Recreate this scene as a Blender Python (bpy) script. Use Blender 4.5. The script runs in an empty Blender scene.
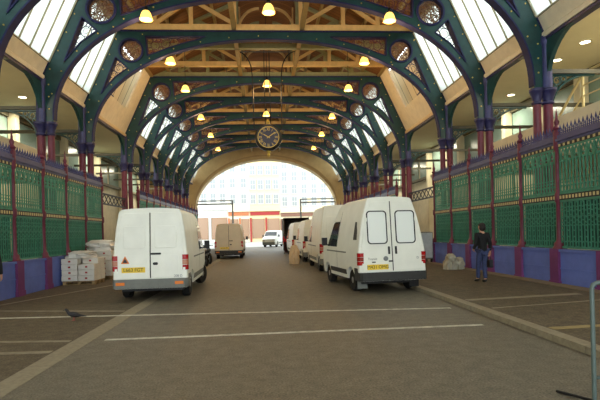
import bpy, bmesh, math, random
from mathutils import Vector, Matrix
from math import sin, cos, pi, sqrt, radians
random.seed(7)
scene = bpy.context.scene
COL = scene.collection

# ------------------------------------------------------------------ materials
def lin(c):
    return tuple(((v/255)/12.92 if v/255 <= .04045 else ((v/255+.055)/1.055)**2.4) for v in c) + (1,)
MATS = {}
def M(name, rgb, rough=.6, metal=0, var=0, scale=6, bump=0, rgb2=None, stretch=None, spec=.4):
    if name in MATS: return MATS[name]
    m = bpy.data.materials.new(name); m.use_nodes = True
    nt = m.node_tree; b = nt.nodes['Principled BSDF']
    b.inputs['Roughness'].default_value = rough
    b.inputs['Metallic'].default_value = metal
    b.inputs['Specular IOR Level'].default_value = spec
    c = lin(rgb)
    b.inputs['Base Color'].default_value = c
    if var or rgb2 or bump:
        tc = nt.nodes.new('ShaderNodeTexCoord'); mp = nt.nodes.new('ShaderNodeMapping')
        if stretch: mp.inputs['Scale'].default_value = stretch
        nt.links.new(tc.outputs['Object'], mp.inputs['Vector'])
        n = nt.nodes.new('ShaderNodeTexNoise'); n.inputs['Scale'].default_value = scale
        n.inputs['Detail'].default_value = 6; n.inputs['Roughness'].default_value = .6
        nt.links.new(mp.outputs['Vector'], n.inputs['Vector'])
        if var or rgb2:
            r = nt.nodes.new('ShaderNodeValToRGB')
            r.color_ramp.elements[0].position = .32; r.color_ramp.elements[1].position = .68
            if rgb2: c1, c2 = c, lin(rgb2)
            else:
                c1 = tuple(max(0, v*(1-var)) for v in c[:3])+(1,); c2 = tuple(min(1, v*(1+var)) for v in c[:3])+(1,)
            r.color_ramp.elements[0].color = c1; r.color_ramp.elements[1].color = c2
            nt.links.new(n.outputs['Fac'], r.inputs['Fac']); nt.links.new(r.outputs['Color'], b.inputs['Base Color'])
        if bump:
            bp = nt.nodes.new('ShaderNodeBump'); bp.inputs['Strength'].default_value = bump; bp.inputs['Distance'].default_value = .02
            nt.links.new(n.outputs['Fac'], bp.inputs['Height']); nt.links.new(bp.outputs['Normal'], b.inputs['Normal'])
    MATS[name] = m
    return m
def E(name, rgb, strength):
    m = M(name, rgb)
    b = m.node_tree.nodes['Principled BSDF']
    b.inputs['Emission Color'].default_value = lin(rgb); b.inputs['Emission Strength'].default_value = strength
    return m
def boards(name, rgb, rgb2, axis=0, width=.16, rough=.7):
    """timber boarding: a dark joint every `width` metres along one object axis, tone varying per board"""
    m = bpy.data.materials.new(name); m.use_nodes = True; nt = m.node_tree; b = nt.nodes['Principled BSDF']
    b.inputs['Roughness'].default_value = rough
    tc = nt.nodes.new('ShaderNodeTexCoord'); sp = nt.nodes.new('ShaderNodeSeparateXYZ'); nt.links.new(tc.outputs['Object'], sp.inputs[0])
    mu = nt.nodes.new('ShaderNodeMath'); mu.operation = 'DIVIDE'; mu.inputs[1].default_value = width; nt.links.new(sp.outputs[axis], mu.inputs[0])
    fl = nt.nodes.new('ShaderNodeMath'); fl.operation = 'FLOOR'; nt.links.new(mu.outputs[0], fl.inputs[0])
    fr = nt.nodes.new('ShaderNodeMath'); fr.operation = 'FRACT'; nt.links.new(mu.outputs[0], fr.inputs[0])
    wn = nt.nodes.new('ShaderNodeTexWhiteNoise'); wn.noise_dimensions = '1D'; nt.links.new(fl.outputs[0], wn.inputs['W'])
    mx = nt.nodes.new('ShaderNodeMix'); mx.data_type = 'RGBA'; mx.inputs[6].default_value = lin(rgb); mx.inputs[7].default_value = lin(rgb2)
    nt.links.new(wn.outputs['Value'], mx.inputs[0])
    lt = nt.nodes.new('ShaderNodeMath'); lt.operation = 'LESS_THAN'; lt.inputs[1].default_value = .09; nt.links.new(fr.outputs[0], lt.inputs[0])
    m2 = nt.nodes.new('ShaderNodeMix'); m2.data_type = 'RGBA'; m2.inputs[7].default_value = tuple(v*.35 for v in lin(rgb)[:3])+(1,)
    nt.links.new(mx.outputs[2], m2.inputs[6]); nt.links.new(lt.outputs[0], m2.inputs[0]); nt.links.new(m2.outputs[2], b.inputs['Base Color'])
    MATS[name] = m
    return m

GREEN = M('green_iron', (27, 64, 64), .36, var=.25, scale=3)
GRILLE = M('grille_green', (60, 130, 106), .5, var=.2, scale=4)
BACKG = M('grille_back_green', (28, 70, 56), .7, var=.25, scale=3)
PURPLE = M('purple_iron', (66, 68, 112), .45, var=.2, scale=4)
RIMP = M('rim_purple', (40, 42, 80), .65, var=.2, scale=4, spec=.2)
PURPLED = M('dark_purple_iron', (48, 46, 86), .45, var=.2, scale=4)
MAROON = M('maroon_iron', (104, 42, 60), .45, var=.2, scale=4)
MAROOND = M('dark_maroon_iron', (88, 44, 64), .5)
PINK = M('pink_paint', (112, 52, 104), .6, var=.15, scale=2)
BLUEW = M('blue_paint', (94, 112, 184), .6, var=.12, scale=2)
GOLD = M('gold_paint', (206, 176, 84), .4, .2)
CREAMD = M('dentil_cream', (206, 188, 136), .6)
BLACK = M('black_paint', (22, 22, 24), .5)
ASPH = M('asphalt', (89, 82, 68), .6, rgb2=(110, 103, 87), scale=5, bump=.3, spec=.45)
def speckle(m, s=160, amt=.5):
    """fine aggregate of the asphalt multiplied over the broad tone"""
    nt = m.node_tree; b = nt.nodes['Principled BSDF']; src = b.inputs['Base Color'].links[0].from_socket
    tc = nt.nodes.new('ShaderNodeTexCoord'); n = nt.nodes.new('ShaderNodeTexNoise'); n.inputs['Scale'].default_value = s; n.inputs['Detail'].default_value = 2
    nt.links.new(tc.outputs['Object'], n.inputs['Vector'])
    r = nt.nodes.new('ShaderNodeMapRange'); r.inputs[1].default_value = .3; r.inputs[2].default_value = .7; r.inputs[3].default_value = 1-amt; r.inputs[4].default_value = 1+amt
    nt.links.new(n.outputs['Fac'], r.inputs[0])
    mx = nt.nodes.new('ShaderNodeMix'); mx.data_type = 'RGBA'; mx.blend_type = 'MULTIPLY'; mx.inputs[0].default_value = 1
    nt.links.new(src, mx.inputs[6]); nt.links.new(r.outputs[0], mx.inputs[7]); nt.links.new(mx.outputs[2], b.inputs['Base Color'])
speckle(ASPH, 42, .5)
PAVE = M('paving_brown', (84, 74, 59), .8, rgb2=(104, 93, 75), scale=5, bump=.2, spec=.25); speckle(PAVE, 34, .35)
KERB = M('granite_kerb', (128, 118, 98), .8, rgb2=(148, 138, 116), scale=12, bump=.2)
LINE = M('worn_white_line', (150, 146, 132), .7, rgb2=(212, 208, 192), scale=7)
LINE2 = M('worn_pale_line', (118, 108, 90), .7, rgb2=(146, 136, 114), scale=5)
LINEY = M('worn_yellow_line', (134, 116, 74), .7, rgb2=(160, 142, 94), scale=5)
CREAM = M('cream_plaster', (216, 206, 176), .8, var=.08, scale=2)
CREILW = M('hall_ceiling_cream', (222, 212, 182), .8, var=.04, scale=1)
BEIGE = M('beige_timber', (210, 188, 148), .65, var=.1, scale=3)
SILL = M('sill_board', (228, 216, 188), .65, var=.08, scale=3)
ENDWALL = M('end_wall_beige', (190, 164, 118), .8, var=.1, scale=1.5)
TIMBER = M('truss_timber', (226, 192, 128), .6, var=.1, scale=4)
ROOFB = boards('roof_boards', (112, 74, 40), (142, 98, 54), axis=1, width=.3)
PANELB = boards('panel_boards', (212, 200, 170), (222, 210, 182), axis=1, width=.84)
LANTB = boards('lantern_boards', (136, 92, 50), (158, 112, 64), axis=1, width=.25)
PALEGL = M('pale_hall_glazing', (138, 162, 154), .25, var=.1, scale=1)
def vanpaint(name, rgb): return M(name, rgb, .32, var=.05, scale=2, spec=.5)
WHITE = vanpaint('white_van_paint', (232, 232, 220))
WHITE2 = vanpaint('cream_van_paint', (226, 220, 198))
TAN = vanpaint('tan_van_paint', (196, 176, 136))
GLASS = M('van_dark_glass', (26, 30, 34), .08, spec=.6)
GLASSW = M('van_whited_glass', (232, 236, 230), .4, spec=.6)
RUBBER = M('black_rubber', (26, 26, 27), .75)
BUMP = M('grey_bumper', (116, 118, 112), .6, var=.1)
BUMPD = M('dark_bumper', (50, 50, 48), .6, var=.15)
TYRE = M('tyre_rubber', (24, 23, 22), .85)
HUB = M('steel_wheel', (150, 150, 148), .4, .6)
RED = M('tail_lamp_red', (168, 20, 22), .25)
AMBER = M('tail_lamp_amber', (220, 120, 40), .25)
CLEARL = M('tail_lamp_clear', (214, 196, 186), .2)
LAMPM = M('tail_lamp_middle', (190, 130, 104), .25)
RED2 = M('tail_lamp_dark', (140, 44, 34), .25)
PLATE = M('plate_yellow', (236, 200, 60), .5)
PLASTIC = M('white_plastic_wrap', (224, 220, 212), .3, var=.06, scale=5, bump=.3)
CARTON = M('white_carton', (222, 216, 204), .6, var=.06, scale=3)
REDMARK = M('carton_red_mark', (170, 50, 46), .6)
WOOD = M('pallet_wood', (170, 140, 96), .8, var=.2, scale=8, stretch=(1, 6, 6))
SKIN = M('skin', (196, 146, 120), .6)
BARR = M('barrier_blue_green', (84, 98, 94), .4, var=.15, scale=6)
STEEL = M('grey_steel', (120, 124, 124), .4, .5)

# frosted roof glazing: part of the sky passes straight through, part is scattered
def frosted():
    m = bpy.data.materials.new('frosted_glass'); m.use_nodes = True; nt = m.node_tree
    for n in list(nt.nodes):
        if n.type != 'OUTPUT_MATERIAL': nt.nodes.remove(n)
    out = [n for n in nt.nodes][0]
    tr = nt.nodes.new('ShaderNodeBsdfTransparent'); tr.inputs[0].default_value = (.42, .44, .43, 1)
    tl = nt.nodes.new('ShaderNodeBsdfTranslucent'); tl.inputs[0].default_value = (.8, .82, .78, 1)
    mx = nt.nodes.new('ShaderNodeMixShader'); mx.inputs[0].default_value = .62
    nt.links.new(tr.outputs[0], mx.inputs[1]); nt.links.new(tl.outputs[0], mx.inputs[2]); nt.links.new(mx.outputs[0], out.inputs['Surface'])
    return m
FROST = frosted()
LAMP = E('lamp_glow', (255, 206, 104), 1.7)
SPOT = E('downlight_glow', (255, 246, 220), 9)

# ------------------------------------------------------------------ mesh helpers
class MB:
    def __init__(self): self.bm = bmesh.new(); self.T = None
    def face(self, vs, mi=0, smooth=False):
        try: f = self.bm.faces.new(vs)
        except ValueError: return None
        f.material_index = mi; f.smooth = smooth
        return f
    def v(self, p):
        p = Vector(p)
        return self.bm.verts.new(self.T @ p if self.T else p)
    def box(self, x0, x1, y0, y1, z0, z1, mi=0):
        v = [self.v(p) for p in ((x0,y0,z0),(x1,y0,z0),(x1,y1,z0),(x0,y1,z0),(x0,y0,z1),(x1,y0,z1),(x1,y1,z1),(x0,y1,z1))]
        for q in ((0,3,2,1),(4,5,6,7),(0,1,5,4),(1,2,6,5),(2,3,7,6),(3,0,4,7)): self.face([v[i] for i in q], mi)
        return self
    def bar(self, a, b, w, h, mi=0, up=(0,0,1)):
        """rectangular bar from a to b: w across, h along `up`"""
        a, b = Vector(a), Vector(b); d = (b-a).normalized(); up = Vector(up)
        s = d.cross(up)
        if s.length < 1e-4: s = d.cross(Vector((1,0,0)))
        s.normalize(); u = s.cross(d)
        r = []
        for p in (a, b): r.append([self.v(p + s*i*w/2 + u*j*h/2) for i, j in ((-1,-1),(1,-1),(1,1),(-1,1))])
        for i in range(4): self.face([r[0][i], r[0][(i+1)%4], r[1][(i+1)%4], r[1][i]], mi)
        self.face(r[0][::-1], mi); self.face(r[1], mi)
        return self
    def tube(self, pts, r, n=8, mi=0, closed=False, smooth=True, radii=None):
        pts = [Vector(p) for p in pts]; rings = []; N = len(pts); prev = None
        for i, p in enumerate(pts):
            if closed: d = pts[(i+1)%N]-pts[i-1]
            else: d = pts[min(i+1,N-1)]-pts[max(i-1,0)]
            d.normalize()
            if prev is None:
                a = Vector((0,0,1)) if abs(d.z) < .9 else Vector((1,0,0))
                s = d.cross(a).normalized()
            else:
                s = prev - d*prev.dot(d)
                if s.length < 1e-5: s = d.cross(Vector((0,0,1)))
                s.normalize()
            prev = s; u = d.cross(s); rr = radii[i] if radii else r
            rings.append([self.v(p + (s*cos(2*pi*k/n+pi/n)+u*sin(2*pi*k/n+pi/n))*rr) for k in range(n)])
        for i in range(N if closed else N-1):
            A, B = rings[i], rings[(i+1)%N]
            for k in range(n): self.face([A[k], A[(k+1)%n], B[(k+1)%n], B[k]], mi, smooth)
        if not closed: self.face(rings[0][::-1], mi); self.face(rings[-1], mi)
        return self
    def lathe(self, prof, c=(0,0,0), n=16, mi=0, axis='z', smooth=True, cap=True):
        """prof: (radius, height) list"""
        c = Vector(c); rings = []
        for r, h in prof:
            ring = []
            for k in range(n):
                a = 2*pi*k/n + pi/n
                if axis == 'z': p = Vector((r*cos(a), r*sin(a), h))
                elif axis == 'x': p = Vector((h, r*cos(a), r*sin(a)))
                else: p = Vector((r*sin(a), h, r*cos(a)))
                ring.append(self.v(c+p))
            rings.append(ring)
        for A, B in zip(rings, rings[1:]):
            for k in range(n): self.face([A[k], A[(k+1)%n], B[(k+1)%n], B[k]], mi, smooth)
        if cap: self.face(rings[0][::-1], mi); self.face(rings[-1], mi)
        return self
    def ball(self, c, r, sc=(1,1,1), n=10, mi=0):
        c = Vector(c); rows = []
        for i in range(1, n//2+1):
            t = pi*i/(n//2+1)
            rows.append([self.v(c+Vector((r*sc[0]*sin(t)*cos(2*pi*k/n), r*sc[1]*sin(t)*sin(2*pi*k/n), r*sc[2]*cos(t)))) for k in range(n)])
        top = self.v(c+Vector((0,0,r*sc[2]))); bot = self.v(c-Vector((0,0,r*sc[2])))
        for k in range(n):
            self.face([top, rows[0][k], rows[0][(k+1)%n]], mi, True)
            self.face([bot, rows[-1][(k+1)%n], rows[-1][k]], mi, True)
        for A, B in zip(rows, rows[1:]):
            for k in range(n): self.face([A[k], B[k], B[(k+1)%n], A[(k+1)%n]], mi, True)
        return self
    def prism(self, poly, axis, a, b, mi=0):
        """simple polygon (2D) extruded along axis from a to b; axis x: (y,z), y: (x,z), z: (x,y)"""
        f = {'x': lambda p, t: (t, p[0], p[1]), 'y': lambda p, t: (p[0], t, p[1]), 'z': lambda p, t: (p[0], p[1], t)}[axis]
        A = [self.v(f(p, a)) for p in poly]; B = [self.v(f(p, b)) for p in poly]; n = len(poly)
        for i in range(n): self.face([A[i], A[(i+1)%n], B[(i+1)%n], B[i]], mi)
        self.face(A[::-1], mi); self.face(B, mi)
        return self
    def mesh(self, me, fn=lambda p: p, mi=0, smooth=False):
        vs = [self.v(fn(v.co)) for v in me.vertices]
        for p in me.polygons: self.face([vs[i] for i in p.vertices], mi, smooth)
        return self
    def fill(self, loops, t0, t1, axis='y', bevel=0, mi=0):
        """outline with holes, extruded between t0 and t1 along axis"""
        cu = bpy.data.curves.new('tmp', 'CURVE'); cu.dimensions = '2D'; cu.fill_mode = 'BOTH'
        cu.extrude = abs(t1-t0)/2 - bevel; cu.bevel_depth = bevel; cu.offset = -bevel; cu.bevel_resolution = 0
        for lp in loops:
            s = cu.splines.new('POLY'); s.points.add(len(lp)-1); s.use_cyclic_u = True
            for q, p in zip(s.points, lp): q.co = (p[0], p[1], 0, 1)
        me = to_mesh(cu); m = (t0+t1)/2
        fn = {'y': lambda p: (p.x, m+p.z, p.y), 'x': lambda p: (m+p.z, p.x, p.y), 'z': lambda p: (p.x, p.y, m+p.z)}[axis]
        self.mesh(me, fn, mi); bpy.data.meshes.remove(me)
        return self
    def text(self, s, size, fn, mi=0, depth=.004):
        cu = bpy.data.curves.new('tmp', 'FONT'); cu.body = s; cu.size = size; cu.align_x = 'CENTER'; cu.align_y = 'CENTER'; cu.extrude = depth
        me = to_mesh(cu); self.mesh(me, fn, mi); bpy.data.meshes.remove(me)
        return self
    def data(self, name, mats, sharp=None, weld=True):
        if weld: bmesh.ops.remove_doubles(self.bm, verts=self.bm.verts, dist=.0002)
        bmesh.ops.recalc_face_normals(self.bm, faces=self.bm.faces)
        if sharp is not None:
            for f in self.bm.faces: f.smooth = True
        lim = radians(sharp if sharp is not None else 40)
        for e in self.bm.edges:
            if len(e.link_faces) == 2: e.smooth = e.calc_face_angle(0) < lim
        me = bpy.data.meshes.new(name)
        for m in (mats if isinstance(mats, (list, tuple)) else [mats]): me.materials.append(m)
        self.bm.to_mesh(me); self.bm.free()
        return me
    def build(self, name, mats, parent=None, sharp=None, weld=True):
        return link(name, self.data(name, mats, sharp, weld), parent)
def to_mesh(cu):
    o = bpy.data.objects.new('tmp', cu); COL.objects.link(o)
    dg = bpy.context.evaluated_depsgraph_get(); dg.update()
    me = bpy.data.meshes.new_from_object(o.evaluated_get(dg))
    bpy.data.objects.remove(o); bpy.data.curves.remove(cu)
    return me
def link(name, data, parent=None):
    o = bpy.data.objects.new(name, data); COL.objects.link(o)
    if parent: o.parent = parent
    return o
def tag(o, label=None, cat=None, group=None, kind=None):
    if label: o['label'] = label
    if cat: o['category'] = cat
    if group: o['group'] = group
    if kind: o['kind'] = kind
    return o
def thing(name, label, cat, loc=(0,0,0), rz=0, group=None, kind=None):
    o = link(name, None); o.location = loc; o.rotation_euler = (0,0,rz); o.empty_display_size = .2
    return tag(o, label, cat, group, kind)
KIDS = {}
def copy_tree(o, parent=None):
    c = o.copy(); COL.objects.link(c); c.parent = parent
    for ch in list(o.children): copy_tree(ch, c)
    return c
def struct(name, mb, mats, label, cat, sharp=None):
    o = mb.build(name, mats, None, sharp)
    return tag(o, label, cat, kind='structure')
NTH = ['first','second','third','fourth','fifth','sixth','seventh','eighth','ninth','tenth','eleventh','twelfth','thirteenth','fourteenth','fifteenth']
SIDE = {-1: 'on the pallet side', 1: 'on the walking man\'s side'}

# ------------------------------------------------------------------ layout
ARCH = [14.7, 18.7, 22.8, 29.4, 33.7, 38.0, 42.3, 46.6, 50.9]
ENDY = 56.5
HX = 13.6       # back walls of the side halls
NEAR = -12.0
A_, ZS, B_, NN = 8.1, 6.1, 4.65, 2.15
def intr(x): return ZS + B_*max(0., 1-(abs(x)/A_)**NN)**(1/NN)

# ------------------------------------------------------------------ ground
struct('road', MB().box(-3.3, 3.77, -8, 62, -.3, 0), ASPH, 'grey brown asphalt roadway running between the two kerbs', 'road')
struct('pavement', MB().box(-14, -3.62, -8, 58.5, -.3, 0), PAVE, 'flush brown paving between the road and the pallet side railings', 'pavement')
struct('pavement', MB().box(3.98, 14, -8, 58.5, -.3, .1), PAVE, 'raised brown pavement beside the railings where the man walks', 'pavement')
struct('kerb', MB().box(-3.62, -3.3, -8, 58.5, -.3, .004), KERB, 'flush pale granite strip along the pallet side of the road', 'kerb')
b = MB()
y = -8
while y < 58:
    b.box(3.77, 3.98, y, y+1.16, -.3, .1); y += 1.18
struct('kerb', b, KERB, 'raised granite kerb stones under the row of parked vans', 'kerb')
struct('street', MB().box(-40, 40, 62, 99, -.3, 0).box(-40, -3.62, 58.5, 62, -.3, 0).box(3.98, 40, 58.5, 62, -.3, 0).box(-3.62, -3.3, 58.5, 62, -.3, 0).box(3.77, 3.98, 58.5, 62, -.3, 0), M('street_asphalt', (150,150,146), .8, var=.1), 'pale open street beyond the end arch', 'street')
struct('kerb', MB().box(7.3, 7.72, 8.8, 23.3, 0, .11), M('paving_edge', (112, 98, 76), .85, rgb2=(128, 114, 90), scale=6), 'tan paving strip along the foot of the blue wall', 'kerb')
def quad(name, pts, z, mat, label):
    m = MB(); A = [m.v((x, y, z)) for x, y in pts]; B = [m.v((x, y, z-.003)) for x, y in pts]
    m.face(A); m.face(B[::-1])
    for i in range(4): m.face([A[i], B[i], B[(i+1)%4], A[(i+1)%4]])
    struct(name, m, mat, label, 'road marking')
quad('road_marking', [(-3.1,8.2),(3.35,8.2),(3.35,8.31),(-3.1,8.31)], .004, LINE, 'bright white line across the road, closer of the two')
quad('road_marking', [(-7.2,10.95),(3.5,10.06),(3.5,10.17),(-7.2,11.08)], .008, LINE, 'white line slanting across road and paving, farther of the two')
quad('road_marking', [(-7.8,7.62),(-3.66,7.45),(-3.66,7.6),(-7.8,7.77)], .004, LINE2, 'pale bay line on the flush paving, closest to the camera')
quad('road_marking', [(-7.8,8.75),(-3.66,8.2),(-3.66,8.32),(-7.8,8.88)], .004, LINE2, 'pale bay line on the flush paving beside the pigeon')
quad('road_marking', [(-7.8,12.25),(-3.66,11.3),(-3.66,11.42),(-7.8,12.38)], .004, LINE2, 'pale bay line on the flush paving behind the pigeon')
quad('road_marking', [(-7.6,12.5),(-7.45,12.5),(-5.6,17.9),(-5.75,17.9)], .006, LINE2, 'long pale line running along the flush paving towards the pallets')
quad('road_marking', [(4.05,9.3),(7.2,9.92),(7.2,10.0),(4.05,9.38)], .104, LINE2, 'thin pale bay line on the raised pavement before the walking man')
quad('road_marking', [(4.0,7.2),(7.6,7.45),(7.6,7.6),(4.0,7.38)], .104, LINEY, 'yellowish bay line on the raised pavement beside the barrier')
quad('road_marking', [(4.02,10.4),(6.9,10.75),(6.9,11.0),(4.02,10.62)], .104, LINE2, 'broad pale bay line on the raised pavement, closest to the walking man')

# ------------------------------------------------------------------ iron arches
def oval(cx, cz, r, n=24): return [(cx+r*cos(2*pi*k/n), cz+r*sin(2*pi*k/n)) for k in range(n)]
RC = (6.28, 10.21)
def tri_low(s): return [(s*6.98,9.92),(s*6.44,9.4),(s*7.03,8.98),(s*7.4,8.56),(s*7.66,8.24)]
def tri_top(s):
    pts = [(s*5.62,10.86),(s*5.56,9.97)]
    for k in range(1,7):
        x = 5.5-k*.38; pts.append((s*x, intr(x)+.27))
    pts.append((s*2.9,10.86))
    return pts
def scrollfill(m, poly, y, mi=0, w=1.0):
    """iron scrollwork: rings packed into a polygon, tangent to its sides"""
    def dist(p):
        d = 9; inside = False; n = len(poly)
        for i in range(n):
            a, b = Vector(poly[i]), Vector(poly[(i+1)%n]); e = b-a; t = max(0, min(1, (p-a).dot(e)/e.dot(e))); d = min(d, (p-a-e*t).length)
            if (a.y > p.y) != (b.y > p.y) and p.x < (b.x-a.x)*(p.y-a.y)/(b.y-a.y)+a.x: inside = not inside
        return d if inside else -d
    xs = [p[0] for p in poly]; zs = [p[1] for p in poly]; rings = []
    cand = [Vector((random.uniform(min(xs), max(xs)), random.uniform(min(zs), max(zs)))) for _ in range(900)]
    for _ in range(16):
        best = max(cand, key=lambda p: min([dist(p)]+[(p-c).length-r for c, r in rings]))
        r = min([dist(best)]+[(best-c).length-q for c, q in rings]+[.19])
        if r < .045: break
        rings.append((best, r))
    for c, r in rings:
        n = 14 if r > .1 else 9
        m.tube([(c.x+r*cos(2*pi*k/n), y, c.y+r*sin(2*pi*k/n)) for k in range(n)], .016*w, 4, mi, closed=True, smooth=False)
        if r > .09:
            m.tube([(c.x+r*(.85-.11*k)*cos(k*.9+c.x*9), y, c.y+r*(.85-.11*k)*sin(k*.9+c.x*9)) for k in range(7)], .012*w, 4, mi, smooth=False)
def ring(m, c, r, y0, y1, w, mi=0):
    m.fill([oval(c[0], c[1], r+w/2), oval(c[0], c[1], r-w/2)], y0, y1, 'y', mi=mi)
def frame(m, poly, w, y):
    n = len(poly)
    for i in range(n):
        a, b = poly[i], poly[(i+1)%n]; m.bar((a[0], y, a[1]), (b[0], y, b[1]), .34, w, up=(0,0,1) if abs(a[0]-b[0]) > .01 else (1,0,0))
ND = 56
ip = [(-A_*cos(pi*k/ND), intr(A_*cos(pi*k/ND))) for k in range(ND+1)]
outer = [(-8.4,ZS-.08)] + [(-A_,ZS-.08)] + ip + [(A_,ZS-.08),(8.4,ZS-.08),(8.5,7.5),(8.47,7.68),(6.9,11.1),(-6.9,11.1),(-8.47,7.68),(-8.5,7.5)]
holes = []
for s in (-1, 1): holes += [oval(s*RC[0], RC[1], .5), tri_low(s), tri_top(s)]
m = MB(); m.fill([outer]+holes, -.13, .13, 'y', bevel=.015)
# gold rosettes cast on both faces of the plate
studs = []
for k in range(3, ND-2, 3):
    x, z = ip[k]; nx, nz = x/A_**2, (z-ZS)/B_**2; l = sqrt(nx*nx+nz*nz); studs.append((x+nx/l*.15, z+nz/l*.15))
for s in (-1, 1):
    for t in range(1, 10, 2): studs.append((s*(8.47-1.57*t/10-.13), 7.68+3.42*t/10-.05))
    for z in (6.5, 6.95, 7.4): studs.append((s*8.24, z))
    studs += [(s*5.85,9.55),(s*6.95,10.75),(s*5.75,10.95)]
for x, z in studs:
    for f in (-1, 1): m.lathe([(.03,f*.125),(.026,f*.148),(.01,f*.156)], (x,0,z), 6, 1, 'y')
plate_me = m.data('rib_plate', [GREEN, GOLD])
m = MB()
for i in range(ND):                                   # flange under the curve
    a, b2 = ip[i], ip[i+1]; m.bar((a[0],0,a[1]), (b2[0],0,b2[1]), .3, .055, up=(0,0,1) if 4 < i < ND-5 else (1,0,0))
for s in (-1, 1):
    m.bar((s*8.49,0,7.66), (s*6.9,0,11.1), .36, .08)
    frame(m, tri_low(s), .04, 0); frame(m, tri_top(s), .04, 0)
    ring(m, (s*RC[0],RC[1]), .53, -.19, .19, .08)
m.box(-6.9, 6.9, -.17, .17, 11.07, 11.14)
rim_me = m.data('rim', RIMP)
tr_me = {}
for s in (-1, 1):
    m = MB(); c = RC[0]*s, RC[1]
    for r in (.2, .44): ring(m, c, r, -.03, .03, .045)
    for k in range(8):
        a = 2*pi*k/8+.39; m.bar((c[0]+.05*cos(a),0,c[1]+.05*sin(a)), (c[0]+.49*cos(a),0,c[1]+.49*sin(a)), .05, .035)
        a += pi/8; q = (c[0]+.335*cos(a), c[1]+.335*sin(a)); ring(m, q, .075, -.025, .025, .03)
    tr_me['roundel', s] = m.data('roundel_tracery', M('bronze_tracery', (128, 92, 70), .5))
    for nm, poly in (('low', tri_low(s)), ('top', tri_top(s))):
        m = MB(); scrollfill(m, poly, 0); tr_me[nm, s] = m.data('scroll_tracery', MAROOND if nm == 'top' else PURPLED)
arch_what = ['closest, only its lower sides in the picture', 'roundels cut by the top picture edge', 'second with roundels, ahead of the boarded crossing', 'just beyond the boarded crossing, behind the clock', 'second beyond the boarded crossing', 'third beyond the boarded crossing', 'fourth beyond the boarded crossing', 'fifth beyond the boarded crossing', 'last before the beige end wall']
for i, y in enumerate(ARCH):
    t = thing('iron_arch', 'gold studded green iron arch, ' + arch_what[i], 'arch', (0, y, 0), 0, 'iron arches spanning the avenue')
    link('rib_plate', plate_me, t); link('rim', rim_me, t)['label'] = 'purple flange and rings'
    for s in (-1, 1):
        link('roundel_tracery', tr_me['roundel', s], t); link('scroll_tracery', tr_me['low', s], t); link('scroll_tracery', tr_me['top', s], t)

# ------------------------------------------------------------------ column clusters that carry the arches
def shaft(m, x, y, top, r):
    m.lathe([(r*1.5,0),(r*1.5,.3),(r*1.35,.36),(r*1.35,.5),(r*1.1,.56),(r*1.02,2.6),(r*1.3,2.64),(r*1.3,2.74),(r,2.78),(r*.92,top)], (x,y,0), 14)
def cap(m, x, y, z, r):
    m.lathe([(r*.95,0),(r*1.25,.03),(r*1.25,.07),(r*1.0,.1),(r*1.15,.22),(r*1.6,.4),(r*1.75,.42),(r*1.75,.5)], (x,y,z), 12)
pier_me = {}
for s in (-1, 1):
    P = [(s*8.24,0,.13),(s*8.6,0,.155),(s*8.42,-.45,.13),(s*8.42,.45,.13)]
    for k, (x, y, r) in enumerate(P):
        m = MB(); shaft(m, x, y, 5.55, r); pier_me['shaft', s, k] = m.data('shaft', MAROON)
        m = MB(); cap(m, x, y, 5.52, r); pier_me['capital', s, k] = m.data('capital', PURPLED)
    m = MB()
    for x, y in ((s*8.62,0),(s*8.5,-.16),(s*8.5,.16)): m.lathe([(.14,6.0),(.13,7.3),(.17,7.4),(.17,7.62)], (x,y,0), 12)
    pier_me['upper', s] = m.data('upper_shaft', PURPLE)
    for d in (-1, 1):                                   # curved brackets along the avenue under the sill
        ol = [(d*.2,6.0)] + [(d*(.2+1.55*(1-cos(a))+.0), 6.0+1.5*sin(a)) for a in [k*pi/2/10 for k in range(1,11)]] + [(d*1.75,7.62),(d*.0,7.62),(d*.0,6.0)]
        m = MB(); m.fill([ol], s*8.5-.07, s*8.5+.07, 'x', bevel=.01); pier_me['bracket', s, d] = m.data('bracket', GREEN)
    # filigree bracket under the hall beam
    m = MB()
    arc = [(s*(8.75+1.4*(1-cos(a))), 0, 5.5+1.0*sin(a)) for a in [k*pi/2/10 for k in range(11)]]
    m.tube(arc, .04, 6); m.tube([(s*8.75,0,5.5),(s*8.75,0,6.5)], .04, 6); m.tube([(s*8.75,0,6.46),(s*10.15,0,6.46)], .04, 6)
    scrollfill(m, [(s*8.78,5.62),(s*8.83,5.9),(s*8.98,6.15),(s*9.25,6.32),(s*9.6,6.4),(s*9.95,6.43),(s*8.78,6.43)], 0, 0, 1.7)
    pier_me['scroll', s] = m.data('scroll_bracket', GREEN)
    m = MB(); m.box(min(s*8.6,s*13.05), max(s*8.6,s*13.05), -.08, .08, 6.5, 6.63); pier_me['beam', s] = m.data('hall_beam', M('hall_beam_grey', (84,82,70), .6))
for i, y in enumerate(ARCH):
    for s in (-1, 1):
        if i == 0: w = 'closest, cut by the picture edge' if s < 0 else 'tallest, stair rail beyond it'
        elif i < 3: w = ('first' if i == 1 and s < 0 else 'second' if i == 1 or s < 0 else 'third') + ' in view before the crossing'
        else: w = NTH[i-3] + ' past the crossing'
        t = thing('iron_pier', 'maroon clustered column ' + SIDE[s] + ', ' + w, 'column', (0, y, 0.1 if s > 0 else 0), 0, 'iron piers carrying the arches')
        for k in ((0,1) + ((3,) if i == 2 else (2,) if i == 3 else ())):
            a = link('shaft', pier_me['shaft', s, k], t); c = link('capital', pier_me['capital', s, k], a); c['label'] = 'purple flared capital'
            a.scale.z = c.scale.z = 1
            if s > 0: pass
        link('upper_shaft', pier_me['upper', s], t)
        for d in (-1, 1): link('bracket', pier_me['bracket', s, d], t)
        link('scroll_bracket', pier_me['scroll', s], t); link('hall_beam', pier_me['beam', s], t)
        if s > 0: t.location.z = 0

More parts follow.
